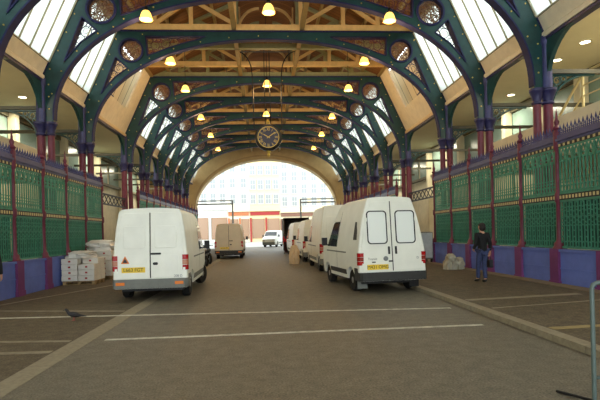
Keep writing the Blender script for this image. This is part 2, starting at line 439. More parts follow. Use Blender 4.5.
# ------------------------------------------------------------------ clerestory, sill and roof
def slope_pt(s, t): return (s*(8.47-1.57*t), 7.68+3.42*t)     # t 0 sill .. 1 top
bays = [(-12, ARCH[0])] + list(zip(ARCH, ARCH[1:])) + [(ARCH[-1], ENDY)]
def slab(m, s, t0, t1, y0, y1, th=.05, mi=0):
    (x0, z0), (x1, z1) = slope_pt(s, t0), slope_pt(s, t1); n = Vector((s*3.42,0,1.57)).normalized()*th
    A = [m.v((x0,y0,z0)), m.v((x0,y1,z0)), m.v((x1,y1,z1)), m.v((x1,y0,z1))]; B = [m.v(Vector(q)+n) for q in ((x0,y0,z0),(x0,y1,z0),(x1,y1,z1),(x1,y0,z1))]
    m.face(A[::-1], mi); m.face(B, mi)
    for i in range(4): m.face([A[i], A[(i+1)%4], B[(i+1)%4], B[i]], mi)
wn = 0
for i, (y0, y1) in enumerate(bays):
    y0 += .16; y1 -= .16; crossing = i == 3
    for s in (-1, 1):
        wn += 1; where = SIDE[s] + ', ' + (NTH[i] + ' bay from the near end' if i < 3 else 'over the crossing' if crossing else NTH[i-4] + ' bay past the crossing')
        if crossing:
            o = thing('trim_%d' % wn, 'beige boarded roof slope ' + where, 'roof panel', kind='structure')
            m = MB(); m.T = Matrix.Translation((s*.55,0,.3)); slab(m, s, .0, 1, y0, y1, .06); m.T = None; m.build('board', PANELB, o)
            m = MB(); slab(m, s, .0, .34, y0, y1, .1); m.build('lower_board', SILL, o)
            for ya, yb2 in ((y0+.02, y0+.3), (y1-1.5, y1-.02)):
                m = MB(); slab(m, s, .34, 1, ya, yb2, .1); m.build('side_board', SILL, o)
            m = MB()
            n = 9
            for k in range(n+1):                       # dark lattice in the opening beside the near arch
                q = k/n; a, c = slope_pt(s, .36+.5*q), slope_pt(s, .36); yy = y0+.35+2.2*(1-q)
                m.bar((a[0]+s*.05,y0+.3,a[1]), (c[0]+s*.05,yy,c[1]), .045, .05, up=(s,0,.4)); 
                b3 = slope_pt(s, .36+.5*(1-q)); m.bar((c[0]+s*.05,y0+.3+2.2*q,c[1]), (b3[0]+s*.05,y0+.3+2.2*q*.5,b3[1]-.2 if k < n-1 else c[1]+.1), .03, .04, up=(s,0,.4))
            m.build('lattice', PURPLED, o)
        else:
            o = thing('window_%d' % wn, 'sloping frosted clerestory window ' + where, 'window', kind='structure')
            m = MB(); slab(m, s, .16, 1, y0, y1, .02); m.build('pane', FROST, o, weld=False)
            m = MB(); slab(m, s, .0, .16, y0, y1, .05); m.build('board', SILL, o)
            m = MB(); n = 5 if i else 32
            for k in range(n+1):
                yy = y0+(y1-y0)*k/n; a, c = slope_pt(s, .16), slope_pt(s, .99); m.bar((a[0]-s*.02,yy,a[1]), (c[0]-s*.02,yy,c[1]), .05, .05, up=(s,0,.4))
            a = slope_pt(s, .16); m.bar((a[0]-s*.01,y0,a[1]), (a[0]-s*.01,y1,a[1]), .05, .04)
            m.build('mullion', M('clerestory_bar', (176, 168, 140), .6), o)
        m = MB(); m.prism([(s*8.36,7.57),(s*8.36,7.72),(s*8.44,7.8),(s*8.8,7.8),(s*8.8,7.57)], 'y', y0, y1); m.build('sill', SILL if not crossing else BEIGE, o)
        m = MB(); m.box(min(s*8.4,s*8.62), max(s*8.4,s*8.62), y0, y1, 7.48, 7.57); m.build('soffit_strip', PURPLED, o)
# roof of timber boards with a raised lantern
b = MB()
for s in (-1, 1):
    b.prism([(s*6.86,11.16),(s*7.1,11.1),(s*7.1,11.25),(s*1.62,13.75),(s*1.62,13.6)], 'y', NEAR, ENDY)
    b.prism([(s*1.55,13.55),(s*1.7,13.55),(s*1.7,14.6),(s*1.55,14.6)], 'y', NEAR, ENDY)
struct('roof', b, ROOFB, 'brown boarded roof slopes over the avenue', 'roof')
b = MB(); arc = [(1.7*cos(pi*k/12), 14.5+.75*sin(pi*k/12)) for k in range(13)]
b.prism(arc + [(x*1.06, z+.1) for x, z in arc[::-1]], 'y', NEAR, ENDY)
struct('ceiling', b, LANTB, 'curved boarded ceiling of the raised roof lantern', 'ceiling', 30)
b = MB()
for s in (-1, 1):
    for t in (.2, .4, .6, .8):
        x = 6.9-5.2*t; z = 11.2+2.4*t-.09; b.box(s*x-.07, s*x+.07, NEAR, ENDY, z-.12, z+.06)
    b.box(s*1.58-.1, s*1.58+.1, NEAR, ENDY, 11.16, 11.42)
    b.box(s*6.85-.12, s*6.85+.12, NEAR, ENDY, 11.1, 11.3)
struct('trim_90', b, M('purlin_grey', (150,132,88), .6, var=.1), 'long timber purlins and lantern beams under the roof boards', 'beam')
def truss_parts(cm):
    P = {}
    m = MB(); m.box(-6.75, 6.75, -.12, .12, 11.16, 11.42); P['bottom_chord'] = [m.data('bottom_chord', cm)]
    P['top_chord'] = []; P['post'] = []; P['brace'] = []
    for s in (-1, 1):
        m = MB(); m.bar((s*6.7,0,11.3), (s*1.55,0,13.55), .18, .2); P['top_chord'].append(m.data('top_chord', cm))
        for x in (1.55, 3.55, 5.2):
            zt = 11.42+(6.7-x)/5.15*2.15 if x > 1.6 else 14.5
            m = MB(); m.box(s*x-.09, s*x+.09, -.09, .09, 11.4, zt); P['post'].append(m.data('post', cm))
        for a, c in (((1.62,11.5),(3.5,12.6)), ((3.62,12.55),(5.15,11.5)), ((5.25,11.95),(6.2,11.45))):
            m = MB(); m.bar((s*a[0],0,a[1]), (s*c[0],0,c[1]), .14, .15); P['brace'].append(m.data('brace', cm))
        m = MB(); pts = [(s*(1.55-1.15*(1-cos(q))),0,13.2+1.25*sin(q)) for q in [k*pi/2/8 for k in range(9)]]; m.tube(pts, .09, 4, smooth=False); P['brace'].append(m.data('brace', cm))
    return P
TP = truss_parts(TIMBER); TG = truss_parts(M('truss_grey_green', (136,140,104), .6, var=.1))
tr = [(22.75,TP,'pale timber roof truss on the arch ahead of the crossing'),(25.0,TG,'grey green roof truss over the near half of the crossing'),(27.6,TP,'pale roof truss over the far half of the crossing'),(29.45,TG,'grey green roof truss on the arch behind the clock')]
for k, y in enumerate(ARCH[4:]): tr.append((y+.02, TP, 'pale timber roof truss, %s beyond the arch behind the clock' % NTH[k]))
for y, P, lab in tr:
    t = thing('roof_truss', lab, 'roof truss', (0, y, 0), 0, 'timber roof trusses')
    for nm, ms in P.items():
        for me in ms: link(nm, me, t)

# ------------------------------------------------------------------ side halls
for s, nm in ((-1, 'left'), (1, 'right')):
    wh = SIDE[s]
    b = MB(); b.box(min(s*8.8,s*(HX+.3)), max(s*8.8,s*(HX+.3)), NEAR, 62, 8.35, 8.5)
    struct('ceiling', b, CREILW, 'flat cream ceiling of the market hall ' + wh, 'ceiling')
    b = MB(); b.box(min(s*HX,s*(HX+.25)), max(s*HX,s*(HX+.25)), NEAR, 62, 0, 8.4)
    struct('wall_'+nm, b, CREAM, 'cream back wall of the market hall ' + wh, 'wall')
    b = MB(); b.box(min(s*9.9,s*10.0), max(s*9.9,s*10.0), NEAR, 22.2, 4.3, 5.5); b.box(min(s*9.9,s*HX), max(s*9.9,s*HX), NEAR, 22.2, 4.15, 4.3)
    struct('balcony', b, CREAM, 'cream parapet and floor of the gallery behind the railings ' + wh, 'gallery')
    b = MB()
    for q in range(12):
        y = 14+q*3.2; b.box(min(s*(HX-.06),s*HX), max(s*(HX-.06),s*HX), y, y+2.6, 6.2, 8.0)
    o = tag(b.build('window_%d' % (60+s), PALEGL), 'band of pale glazing high in the hall wall ' + wh, 'window', kind='structure')
    b = MB(); b.box(min(s*13.3,s*13.55), max(s*13.3,s*13.55), NEAR, 62, 5.95, 6.15); b.box(min(s*13.4,s*13.55), max(s*13.4,s*13.55), NEAR, 62, 8.05, 8.33)
    struct('trim_%d' % (95+s), b, M('dark_cornice', (110,104,84), .7), 'dark cornice strips along the hall wall ' + wh, 'trim')
    b = MB()
    for q in range(7):
        y = 13.5+q*6.4; b.box(min(s*13.1,s*13.5), max(s*13.1,s*13.5), y-.2, y+.2, 4.3 if y < 22 else 0, 8.34)
    struct('trim_%d' % (98+s), b, CREAM, 'cream square pillars against the hall wall ' + wh, 'pillar')
    # solid end of hall towards the end wall
    b = MB(); b.box(min(s*8.8,s*HX), max(s*8.8,s*HX), 61.6, 62, 0, 8.4)
    struct('wall_end', b, CREAM, 'cream far end wall of the market hall ' + wh, 'wall')
# gallery handrail and stair rail above the railings by the walking man
RAILM = M('gallery_rail', (196,182,136), .4, .2)
t = thing('stair_railing', 'cream tubular gallery rail and sloping stair rail above the railings', 'railing')
m = MB(); m.tube([(10.4,9.2,6.82),(10.4,15.6,6.82)], .045, 8); m.build('top_rail', RAILM, t)
m = MB()
for z in (6.05, 6.4): m.tube([(10.4,9.2,z),(10.4,15.6,z)], .025, 6)
m.build('middle_rail', RAILM, t)
for y in (15.6, 13.4, 11.2):
    m = MB(); m.tube([(10.4,y,4.3),(10.4,y,6.82)], .045, 8); m.build('baluster_post', RAILM, t)
m = MB(); m.tube([(10.4,15.6,6.8),(10.4,17.4,5.3),(10.4,18.6,4.32)], .045, 8); m.tube([(10.4,15.6,6.1),(10.4,17.75,4.32)], .03, 6); m.build('sloping_rail', RAILM, t)
spots = [(-1,11.5,23.5,'round downlight glowing in the hall ceiling on the pallet side'),(1,11.33,16.76,'round downlight in the hall ceiling above the gallery rail'),(1,11.42,18.6,'round downlight in the hall ceiling close beside the tallest column'),(1,12.1,23.5,'bright downlight framed between two columns on the walking man\'s side')]
spot_m = MB().lathe([(.17,8.345),(.17,8.33)], n=14).data('downlight', SPOT); bez = MB().fill([oval(0,0,.22),oval(0,0,.17)], 8.31, 8.35, 'z').data('bezel', CREAM)
for s, x, y, lab in spots:
    t = thing('downlight', lab, 'ceiling light', (s*x, y, 0), 0, 'hall downlights'); link('diffuser', spot_m, t); link('bezel', bez, t)
# lattice lintel over the crossing passages
for s in (-1, 1):
    t = thing('lattice_girder', 'dark lattice girder across the crossing passage ' + SIDE[s], 'girder', (s*8.42, 0, 0))
    m = MB()
    for z in (3.35, 3.85): m.box(-.05, .05, 23.3, 28.9, z, z+.07)
    m.build('chord', BLACK, t); m = MB()
    n = 9
    for k in range(n):
        y0 = 23.3+5.6*k/n; y1 = 23.3+5.6*(k+1)/n
        m.bar((0,y0,3.4), (0,y1,3.87), .03, .04); m.bar((0,y1,3.4), (0,y0,3.87), .03, .04)
    m.build('lattice', BLACK, t)

# ------------------------------------------------------------------ end wall with its arch
EH, EB, EZ = 8.15, 5.4, 4.9
ep = [(-EH*cos(pi*k/40), EZ+EB*sin(pi*k/40)**1.08) for k in range(41)]
b = MB(); b.fill([[(-14,0),(-EH,0)]+ep+[(EH,0),(14,0),(14,12),(7.2,12),(1.8,15.5),(-1.8,15.5),(-7.2,12),(-14,12)]], ENDY, ENDY+1.6, 'y')
struct('wall_front', b, ENDWALL, 'beige end wall pierced by the wide street arch', 'wall')
b = MB()
for q in range(40):
    a, c = ep[q], ep[q+1]; b.bar((a[0],ENDY-.05,a[1]+.42), (c[0],ENDY-.05,c[1]+.42), .2, .12)
struct('trim_80', b, M('arch_moulding', (170,144,100), .7), 'raised moulding around the wide street arch', 'trim')
for s in (-1, 1):
    t = thing('gate_frame', 'dark steel gate bars in the end arch ' + ('behind the tan van' if s < 0 else 'above the box lorry'), 'gate frame', (0, ENDY+.8, 0))
    m = MB(); m.box(min(s*3.95,s*8.2), max(s*3.95,s*8.2), -.08, .08, 5.56, 5.68); m.build('top_bar', STEEL, t)
    m = MB(); m.box(min(s*3.95,s*8.2), max(s*3.95,s*8.2), -.08, .08, 5.16, 5.32); m.build('lower_bar', STEEL, t)
    m = MB(); m.box(s*4-.09, s*4+.09, -.09, .09, 0, 5.66); m.build('post', STEEL, t)

# ------------------------------------------------------------------ railings
RX = 7.9
Z1, Z2, Z3, ZT = 1.05, 2.42, 2.58, 3.9
W = 2.0
m = MB()                                             # lower grille: dense bars, scroll bands (local x along the run)
m.box(.1, W-.1, -.02, .02, Z1+.02, Z1+.08); m.box(.1, W-.1, -.02, .02, Z2-.06, Z2); m.box(.1, W-.1, -.015, .015, 1.94, 1.965)
n = 14
for k in range(n+1):
    x = .12+(W-.24)*k/n; m.box(x-.014, x+.014, -.014, .014, Z1+.05, Z2-.03)
    if k < n:
        xc = x+(W-.24)/n/2
        for zc in ((1.2, 1.78, 2.06, 2.27) if k % 2 else (1.34, 1.64, 1.85, 2.16)):
            m.tube([(xc+.052*cos(2*pi*q/8), 0, zc+.075*sin(2*pi*q/8)) for q in range(8)], .013, 4, closed=True, smooth=False)
low_me = m.data('lower_grille', GRILLE)
back_me = MB().box(.1, W-.1, .045, .065, Z1+.02, Z2).data('back_sheet', BACKG)
m = MB(); m.box(.1, W-.1, -.03, .03, Z2, Z3)
for k in range(13):
    x = .15+(W-.3)*k/12; m.box(x-.04, x+.04, -.034, .034, Z2+.035, Z3-.035, 1)
mid_me = m.data('middle_band', [BLACK, CREAMD])
m = MB(); m.box(.1, W-.1, -.02, .02, Z3, Z3+.06); m.box(.1, W-.1, -.02, .02, ZT-.05, ZT)
n = 12
for k in range(n+1):
    x = .12+(W-.24)*k/n; m.box(x-.019, x+.019, -.017, .017, Z3, 3.55 if k % 2 else ZT)
    if k < n: 
        xc = x+(W-.24)/n/2
        m.tube([(xc+.06*cos(2*pi*q/8), 0, 2.74+.085*sin(2*pi*q/8)) for q in range(8)], .018, 4, closed=True, smooth=False)
        m.tube([(xc+.055*cos(2*pi*q/8), 0, 2.95+.05*sin(2*pi*q/8)) for q in range(8)], .012, 4, closed=True, smooth=False)
dx = (W-.24)/n*2
for k in range(7):                                   # pointed arcading at the head
    xc = .12+dx*(k+.0)+dx/2 if k < 6 else None
    if xc is None: continue
    m.tube([(xc-dx/2,0,3.35),(xc-dx*.36,0,3.6),(xc,0,3.86),(xc+dx*.36,0,3.6),(xc+dx/2,0,3.35)], .022, 4, smooth=False)
    m.tube([(xc+.085*cos(2*pi*q/8), 0, 3.55+.085*sin(2*pi*q/8)) for q in range(8)], .018, 4, closed=True, smooth=False)
    m.tube([(xc+dx/2+.06*cos(2*pi*q/8), 0, 3.76+.06*sin(2*pi*q/8)) for q in range(8)], .016, 4, closed=True, smooth=False)
up_me = m.data('upper_grille', GRILLE)
m = MB(); m.box(.02, W-.02, -.04, .04, ZT+.1, ZT+.17); m.box(.02, W-.02, -.085, .085, ZT+.17, ZT+.24); m.box(.02, W-.02, -.05, .05, ZT+.24, ZT+.34)
m.box(.05, W-.05, -.03, .03, ZT, ZT+.1, 1)
for k in range(9):
    x = .16+(W-.32)*k/8; m.box(x-.04, x+.04, -.04, .04, ZT+.015, ZT+.085, 2)
top_me = m.data('top_rail', [PURPLE, BLACK, CREAMD])
m = MB()
for k in range(23):
    x = .08+(W-.16)*k/22; h = .3 if k % 2 else .19
    m.lathe([(.02,0),(.014,h*.45),(.028,h*.62),(.003,h)], (x,0,ZT+.34), 5)
    if k < 22: m.tube([(x+.042+.034*cos(2*pi*q/6),0,ZT+.375+.034*sin(2*pi*q/6)) for q in range(6)], .012, 4, closed=True, smooth=False)
crest_me = m.data('cresting', PURPLE)
post_me = MB().lathe([(.14,Z1),(.14,Z1+.16),(.09,Z1+.22),(.075,Z1+.3),(.065,2.35),(.1,2.4),(.1,2.6),(.065,2.66),(.06,3.8),(.1,3.86),(.1,4.34),(.07,4.4)], n=12).data('shaft', MAROON)
fin_me = MB().lathe([(.07,4.4),(.12,4.46),(.05,4.54),(.075,4.64),(.035,4.72),(.028,4.85),(.004,5.02)], n=10).data('finial', MAROON)
plin_me = MB().box(-.2,.2,-.18,.1,0,1.06).box(-.23,.23,-.2,.1,0,.16).data('plinth_block', PINK)
flare_me = MB().lathe([(.19,1.05),(.17,1.1),(.1,1.2),(.07,1.34)], n=10).data('base_collar', MAROON)
near_posts = [9.27+1.95*k for k in range(7)] + [23.1]
far_posts = [29.75+2*k for k in range(14)]
cp = {-1: 0, 1: 0}
for s in (-1, 1):
    for run, posts in (('near', near_posts), ('far', far_posts)):
        for k, y in enumerate(posts):
            k0 = 2 if s < 0 else 1
            if run == 'near' and k < k0: continue
            wh = SIDE[s] + (', ' + (NTH[k-k0-1] + ' wholly in view' if k > k0 else 'cut by the picture edge') + ' before the crossing' if run == 'near' else ', %s past the crossing' % NTH[k])
            t = thing('railing_post', 'maroon railing post ' + wh, 'post', (s*RX, y, 0), -s*pi/2 if s > 0 else pi/2, 'maroon railing posts')
            t.rotation_euler.z = pi/2 if s < 0 else -pi/2
            link('shaft', post_me, t); link('finial', fin_me, t); link('base_collar', flare_me, t)
            link('plinth_block', plin_me, t)['label'] = 'pink painted plinth block'
            if k+1 < len(posts):
                L = posts[k+1]-y
                g = thing('iron_railing', 'green iron railing ' + wh, 'railing', (s*RX, y if s < 0 else y+L, 0), pi/2 if s < 0 else -pi/2, 'green railing panels')
                g.scale = (L/2.0, 1, 1)
                for nm, me in (('lower_grille', low_me), ('back_sheet', back_me), ('middle_band', mid_me), ('upper_grille', up_me), ('top_rail', top_me), ('cresting', crest_me)): link(nm, me, g)
    for a, c, w in ((8.8, 23.35, 'before the crossing'), (29.5, ENDY, 'past the crossing')):
        b = MB(); b.box(min(s*7.79,s*8.0), max(s*7.79,s*8.0), a, c, 0, 1.0); b.box(min(s*7.74,s*8.01), max(s*7.74,s*8.01), a, c, .98, 1.05); b.box(min(s*7.77,s*8.0), max(s*7.77,s*8.0), a, c, .5, .53, 0)
        struct('wall_%s' % ('left' if s < 0 else 'right'), b, BLUEW, 'low blue painted railing wall ' + SIDE[s] + ' ' + w, 'wall')
# ------------------------------------------------------------------ lamps
bell = [(.06,.34),(.12,.31),(.175,.23),(.21,.12),(.235,.03),(.24,0)]
bell_me = MB().lathe(bell[::-1], n=16, cap=True).data('lamp_shade', LAMP)
cap_me = MB().lathe([(.08,.33),(.09,.4),(.05,.5),(.02,.52)], n=10).data('lamp_cap', BLACK)
rod_me = MB().tube([(0,0,.5),(0,0,1.32)], .015, 6).data('rod', BLACK)
ll = bpy.data.lights.new('lamp_light', 'POINT'); ll.energy = 130; ll.color = (1, .62, .27); ll.shadow_soft_size = .2
lamps = []
for k, (y, lab) in enumerate([(18.4,'under the arch with the open roundels'),(23.1,'under the arch ahead of the crossing'),(27.5,'over the crossing, just before the clock arch'),(34.2,'just behind the first arch past the crossing'),(40.4,'two bays behind the crossing arch'),(46.9,'last lit one towards the end arch')]):
    for s in (-1, 1): lamps.append((s*4.6, y, 9.75, 'bell lamp %s, %s' % (SIDE[s], lab)))
for y, lab in ((18.2,'at the top edge of the picture'),(27.3,'straight above the clock'),(34.2,'peeping from behind the arches above the clock')):
    lamps.append((-.05, y, 9.95, 'glowing bell lamp hung on the middle line, ' + lab))
for x, y, z, lab in lamps:
    t = thing('bell_lamp', lab, 'lamp', (x, y, z), 0, 'bell lamps hung under the roof')
    link('lamp_shade', bell_me, t); link('lamp_cap', cap_me, t); r = link('rod', rod_me, t); r.scale.z = (12.3-z-.5 if abs(x) > 1 else 15.27-z-.5)/.82
    r.location.z = .5-.5*r.scale.z
    l = link('bulb', ll, t); l.location.z = -.28

# ------------------------------------------------------------------ clock
t = thing('hanging_clock', 'large round black clock with gold numerals hung over the avenue', 'clock', (-.05, 27, 7.0))
t.scale = (1.13, 1, 1.13)
m = MB(); m.lathe([(.5,-.17),(.6,-.2),(.66,-.15),(.66,.15),(.6,.2),(.5,.17)], n=40, axis='y', sharp=None) if False else m.lathe([(.5,-.17),(.6,-.2),(.66,-.15),(.66,.15),(.6,.2),(.5,.17)], n=40, axis='y')
m.build('case', M('clock_case', (36, 38, 36), .4), t)
f = MB().lathe([(.53,-.175),(.53,.175)], n=40, axis='y').build('dial', M('clock_dial', (44, 46, 66), .4), t); f['label'] = 'dark blue dial'
m = MB()
rom = ['XII','I','II','III','IIII','V','VI','VII','VIII','IX','X','XI']
for k, s_ in enumerate(rom):
    a = pi/2-2*pi*k/12
    def put(p, a=a, f=-1):
        q = Vector((p.x*.66, p.y*1.2)); an = a-pi/2; return Vector((.385*cos(a)+q.x*cos(an)-q.y*sin(an), -.185-p.z, .385*sin(a)+q.x*sin(an)+q.y*cos(an)))
    m.text(s_, .2, put)
    def back(p, put=put): q = put(p); return Vector((-q.x, -q.y, q.z))
    m.text(s_, .2, back)
m.build('numerals', GOLD, f)
m = MB(); ring(m, (0,0), .51, -.19, .19, .03); m.build('minute_ring', GOLD, f)
for nm, ang, L in (('hour_hand', radians(150), .27), ('minute_hand', radians(35), .4)):
    d = Vector((cos(ang),0,sin(ang)))
    for yy in (-.2, .2):
        m = MB(); m.bar(Vector((0,yy,0))-d*.08, Vector((0,yy,0))+d*L, .02, .035, up=(0,0,1) if abs(d.z) < .9 else (1,0,0)); m.build(nm, GOLD, f)
m = MB(); m.lathe([(.12,.6),(.07,.72),(.1,.78),(.03,.9)], n=12); m.build('top_boss', GOLD, t)
m = MB(); m.lathe([(.03,-.95),(.09,-.86),(.06,-.78),(.14,-.62)], n=12); m.build('bottom_finial', GOLD, t)
for x in (-.72, .72):
    sg = 1 if x > 0 else -1
    m = MB(); m.tube([(sg*.56,0,.35),(sg*.68,0,.5),(sg*.7,0,2.5),(sg*.72,0,3.1)]+[(sg*(.72+.75*(1-cos(q))),0,3.1+1.15*sin(q)) for q in [k*pi/2/8 for k in range(1,9)]], .028, 6)
    m.build('outer_rod', BLACK, t)
for x in (-.13, .13):
    m = MB(); m.tube([(x,0,.6),(x,0,4.3)], .018, 6); m.build('inner_rod', BLACK, t)
m = MB(); m.box(-1.5,1.5,-.02,.02,4.2,4.24); m.box(-1.5,-1.4,-.04,.75,4.2,4.28); m.box(1.4,1.5,-.04,.75,4.2,4.28); m.build('hanger_bar', STEEL, t)

# ------------------------------------------------------------------ vans
class Van:
    """side profile and cross sections of a panel van, y 0 at the rear, L at the nose"""
    def __init__(s, L=5.4, H=2.45, hw=((.3,.93),(.6,.965),(1.15,.965),(1.9,.885),(2.3,.8),(2.45,.74)), rw=.85, fw=4.35, r=.34, lean=.03, nose=1.0, corner=.13):
        s.L, s.H, s.hwp, s.rw, s.fw, s.r, s.lean, s.nose, s.cr = L, H, hw, rw, fw, r, lean, nose, corner
    def hw(s, z):
        p = s.hwp
        if z <= p[0][0]: return p[0][1]
        for (a, u), (b, v) in zip(p, p[1:]):
            if z <= b: 
                t = (z-a)/(b-a); return u+(v-u)*t
        return p[-1][1]
    def top(s, y):
        L, H = s.L, s.H; yb = L-s.nose            # windscreen base
        yt = yb-.75-(H-2.3)*.5                    # windscreen top
        if y < yt-.7: return H
        if y < yt: return H-.1*((y-yt+.7)/.7)**2
        if y < yb: return H-.1+(1.28-(H-.1))*((y-yt)/(yb-yt))
        return 1.28-.33*((y-yb)/s.nose)**1.6
    def bot(s, y):
        z = .33
        for w in (s.rw, s.fw):
            q = (s.r+.07)**2-(y-w)**2
            if q > 0: z = max(z, s.r+sqrt(q))
        return z
    def k(s, y):
        e = 1
        if y < .08: e = .965+.035*sqrt(max(0,1-((.08-y)/.08)**2))
        d = s.L-y
        if d < .9: e = min(e, 1-.16*(1-d/.9)**2.2)
        return e
    def yy(s, y, z):
        return y+s.lean*(z-.5)*max(0, 1-y/1.2)*.8
    def side(s, y, z): return s.hw(z)*s.k(y)
    def body(s):
        ys = [0,.02,.05,.08,.2] + [s.L-.9+.1*i for i in range(9)] + [s.L-.06,s.L-.02,s.L]
        for w in (s.rw, s.fw):
            R = s.r+.07; ys += [w-R-.005, w+R+.005] + [w-R*cos(pi*i/14) for i in range(15)]
        y = .3
        while y < s.L-.9: ys.append(y); y += .2
        yb = s.L-s.nose; ys += [yb, yb-.75-(s.H-2.3)*.5]
        ys = sorted(ys); out = []
        for y in ys:
            if not out or y-out[-1] > .004: out.append(y)
        m = MB(); rows = []; nz = 14
        for y in out:
            b, t = s.bot(y), s.top(y); kk = s.k(y); c = s.cr if t > 1.6 else .08
            half = []
            zs = [b, b+.02, .6 if b < .55 else b+.04, .85 if b < .8 else b+.06, 1.0 if b < .95 else b+.08, 1.15]
            zs = [z for z in zs]; zt = t-c
            for i in range(len(zs)): zs[i] = min(zs[i], b+(zt-b)*(i+1)/8)
            zs[0] = b
            zs += [zs[-1]+(zt-zs[-1])*i/6 for i in range(1,7)]
            for z in zs: half.append((s.hw(z)*kk, z))
            h0 = s.hw(zt)*kk
            for i in range(1,6):
                a = pi/2*i/5; half.append((h0-c*(1-cos(a)), zt+c*sin(a)))
            half.append((h0*.5, t+.02)); half.append((0, t+.03))
            pts = [(x, z) for x, z in half] + [(-x, z) for x, z in half[-2::-1]]
            rows.append([m.v((x, s.yy(y, z), z)) for x, z in pts])
        n = len(rows[0])
        for A, B in zip(rows, rows[1:]):
            for i in range(n): m.face([A[i], A[(i+1)%n], B[(i+1)%n], B[i]], 0, True)
        for R, f in ((rows[0], 1), (rows[-1], 0)):
            for i in range(n//2): 
                q = [R[i], R[i+1], R[n-2-i], R[n-1-i]] if i < n//2-1 else [R[i], R[i+1], R[n-1-i]]
                if len(set(q)) == len(q): m.face(q[::-1] if f else q)
        return m
    def sidepatch(s, m, sg, poly, off=.006, mi=0, th=.012):
        """thin raised patch on the body side from a (y, z) outline"""
        zs = sorted(set([p[1] for p in poly])); z0, z1 = zs[0], zs[-1]; lv = sorted(set(zs+[z0+(z1-z0)*k/10 for k in range(11)]))
        def span(z):
            xs = []; n = len(poly)
            for i in range(n):
                a, b = poly[i], poly[(i+1)%n]
                if abs(a[1]-b[1]) < 1e-6:
                    if abs(a[1]-z) < 1e-6: xs += [a[0], b[0]]
                elif min(a[1],b[1])-1e-6 <= z <= max(a[1],b[1])+1e-6: xs.append(a[0]+(b[0]-a[0])*(z-a[1])/(b[1]-a[1]))
            return min(xs), max(xs)
        rows = []
        for z in lv:
            a, b = span(z); rows.append([[m.v((sg*(s.side(y,z)+o), s.yy(y,z), z)) for o in (off, off-th-.01)] for y in [a+(b-a)*k/6 for k in range(7)]])
        for A, B in zip(rows, rows[1:]):
            for k in range(6):
                for q in (0, 1): m.face([A[k][q], A[k+1][q], B[k+1][q], B[k][q]], mi, True)
            for k in (0, 6): m.face([A[k][0], A[k][1], B[k][1], B[k][0]], mi)
        for A in (rows[0], rows[-1]):
            for k in range(6): m.face([A[k][0], A[k+1][0], A[k+1][1], A[k][1]], mi)
def rrect(x0, x1, z0, z1, r, n=4):
    pts = []
    for cx, cz, a0 in ((x1-r,z0+r,-pi/2),(x1-r,z1-r,0),(x0+r,z1-r,pi/2),(x0+r,z0+r,pi)):
        for k in range(n+1): a = a0+pi/2*k/n; pts.append((cx+r*cos(a), cz+r*sin(a)))
    return pts
wheel_cache = {}
def wheel(parent, x, y, r, steer=0):
    key = round(r, 3)
    if key not in wheel_cache:
        a = MB().lathe([(r*.6,-.1),(r*.93,-.105),(r,-.07),(r,.07),(r*.93,.105),(r*.6,.1)], n=24, axis='x').data('tyre', TYRE)
        b = MB().lathe([(.03,-.11),(r*.3,-.1),(r*.42,-.07),(r*.58,-.09),(r*.62,-.1),(r*.62,.1),(r*.58,.09),(r*.42,.07),(r*.3,.1),(.03,.11)], n=18, axis='x').data('hub', HUB)
        wheel_cache[key] = (a, b)
    a, b = wheel_cache[key]
    o = link('wheel', a, parent); o.location = (x, y, r); o.rotation_euler.z = steer
    link('hub', b, o)
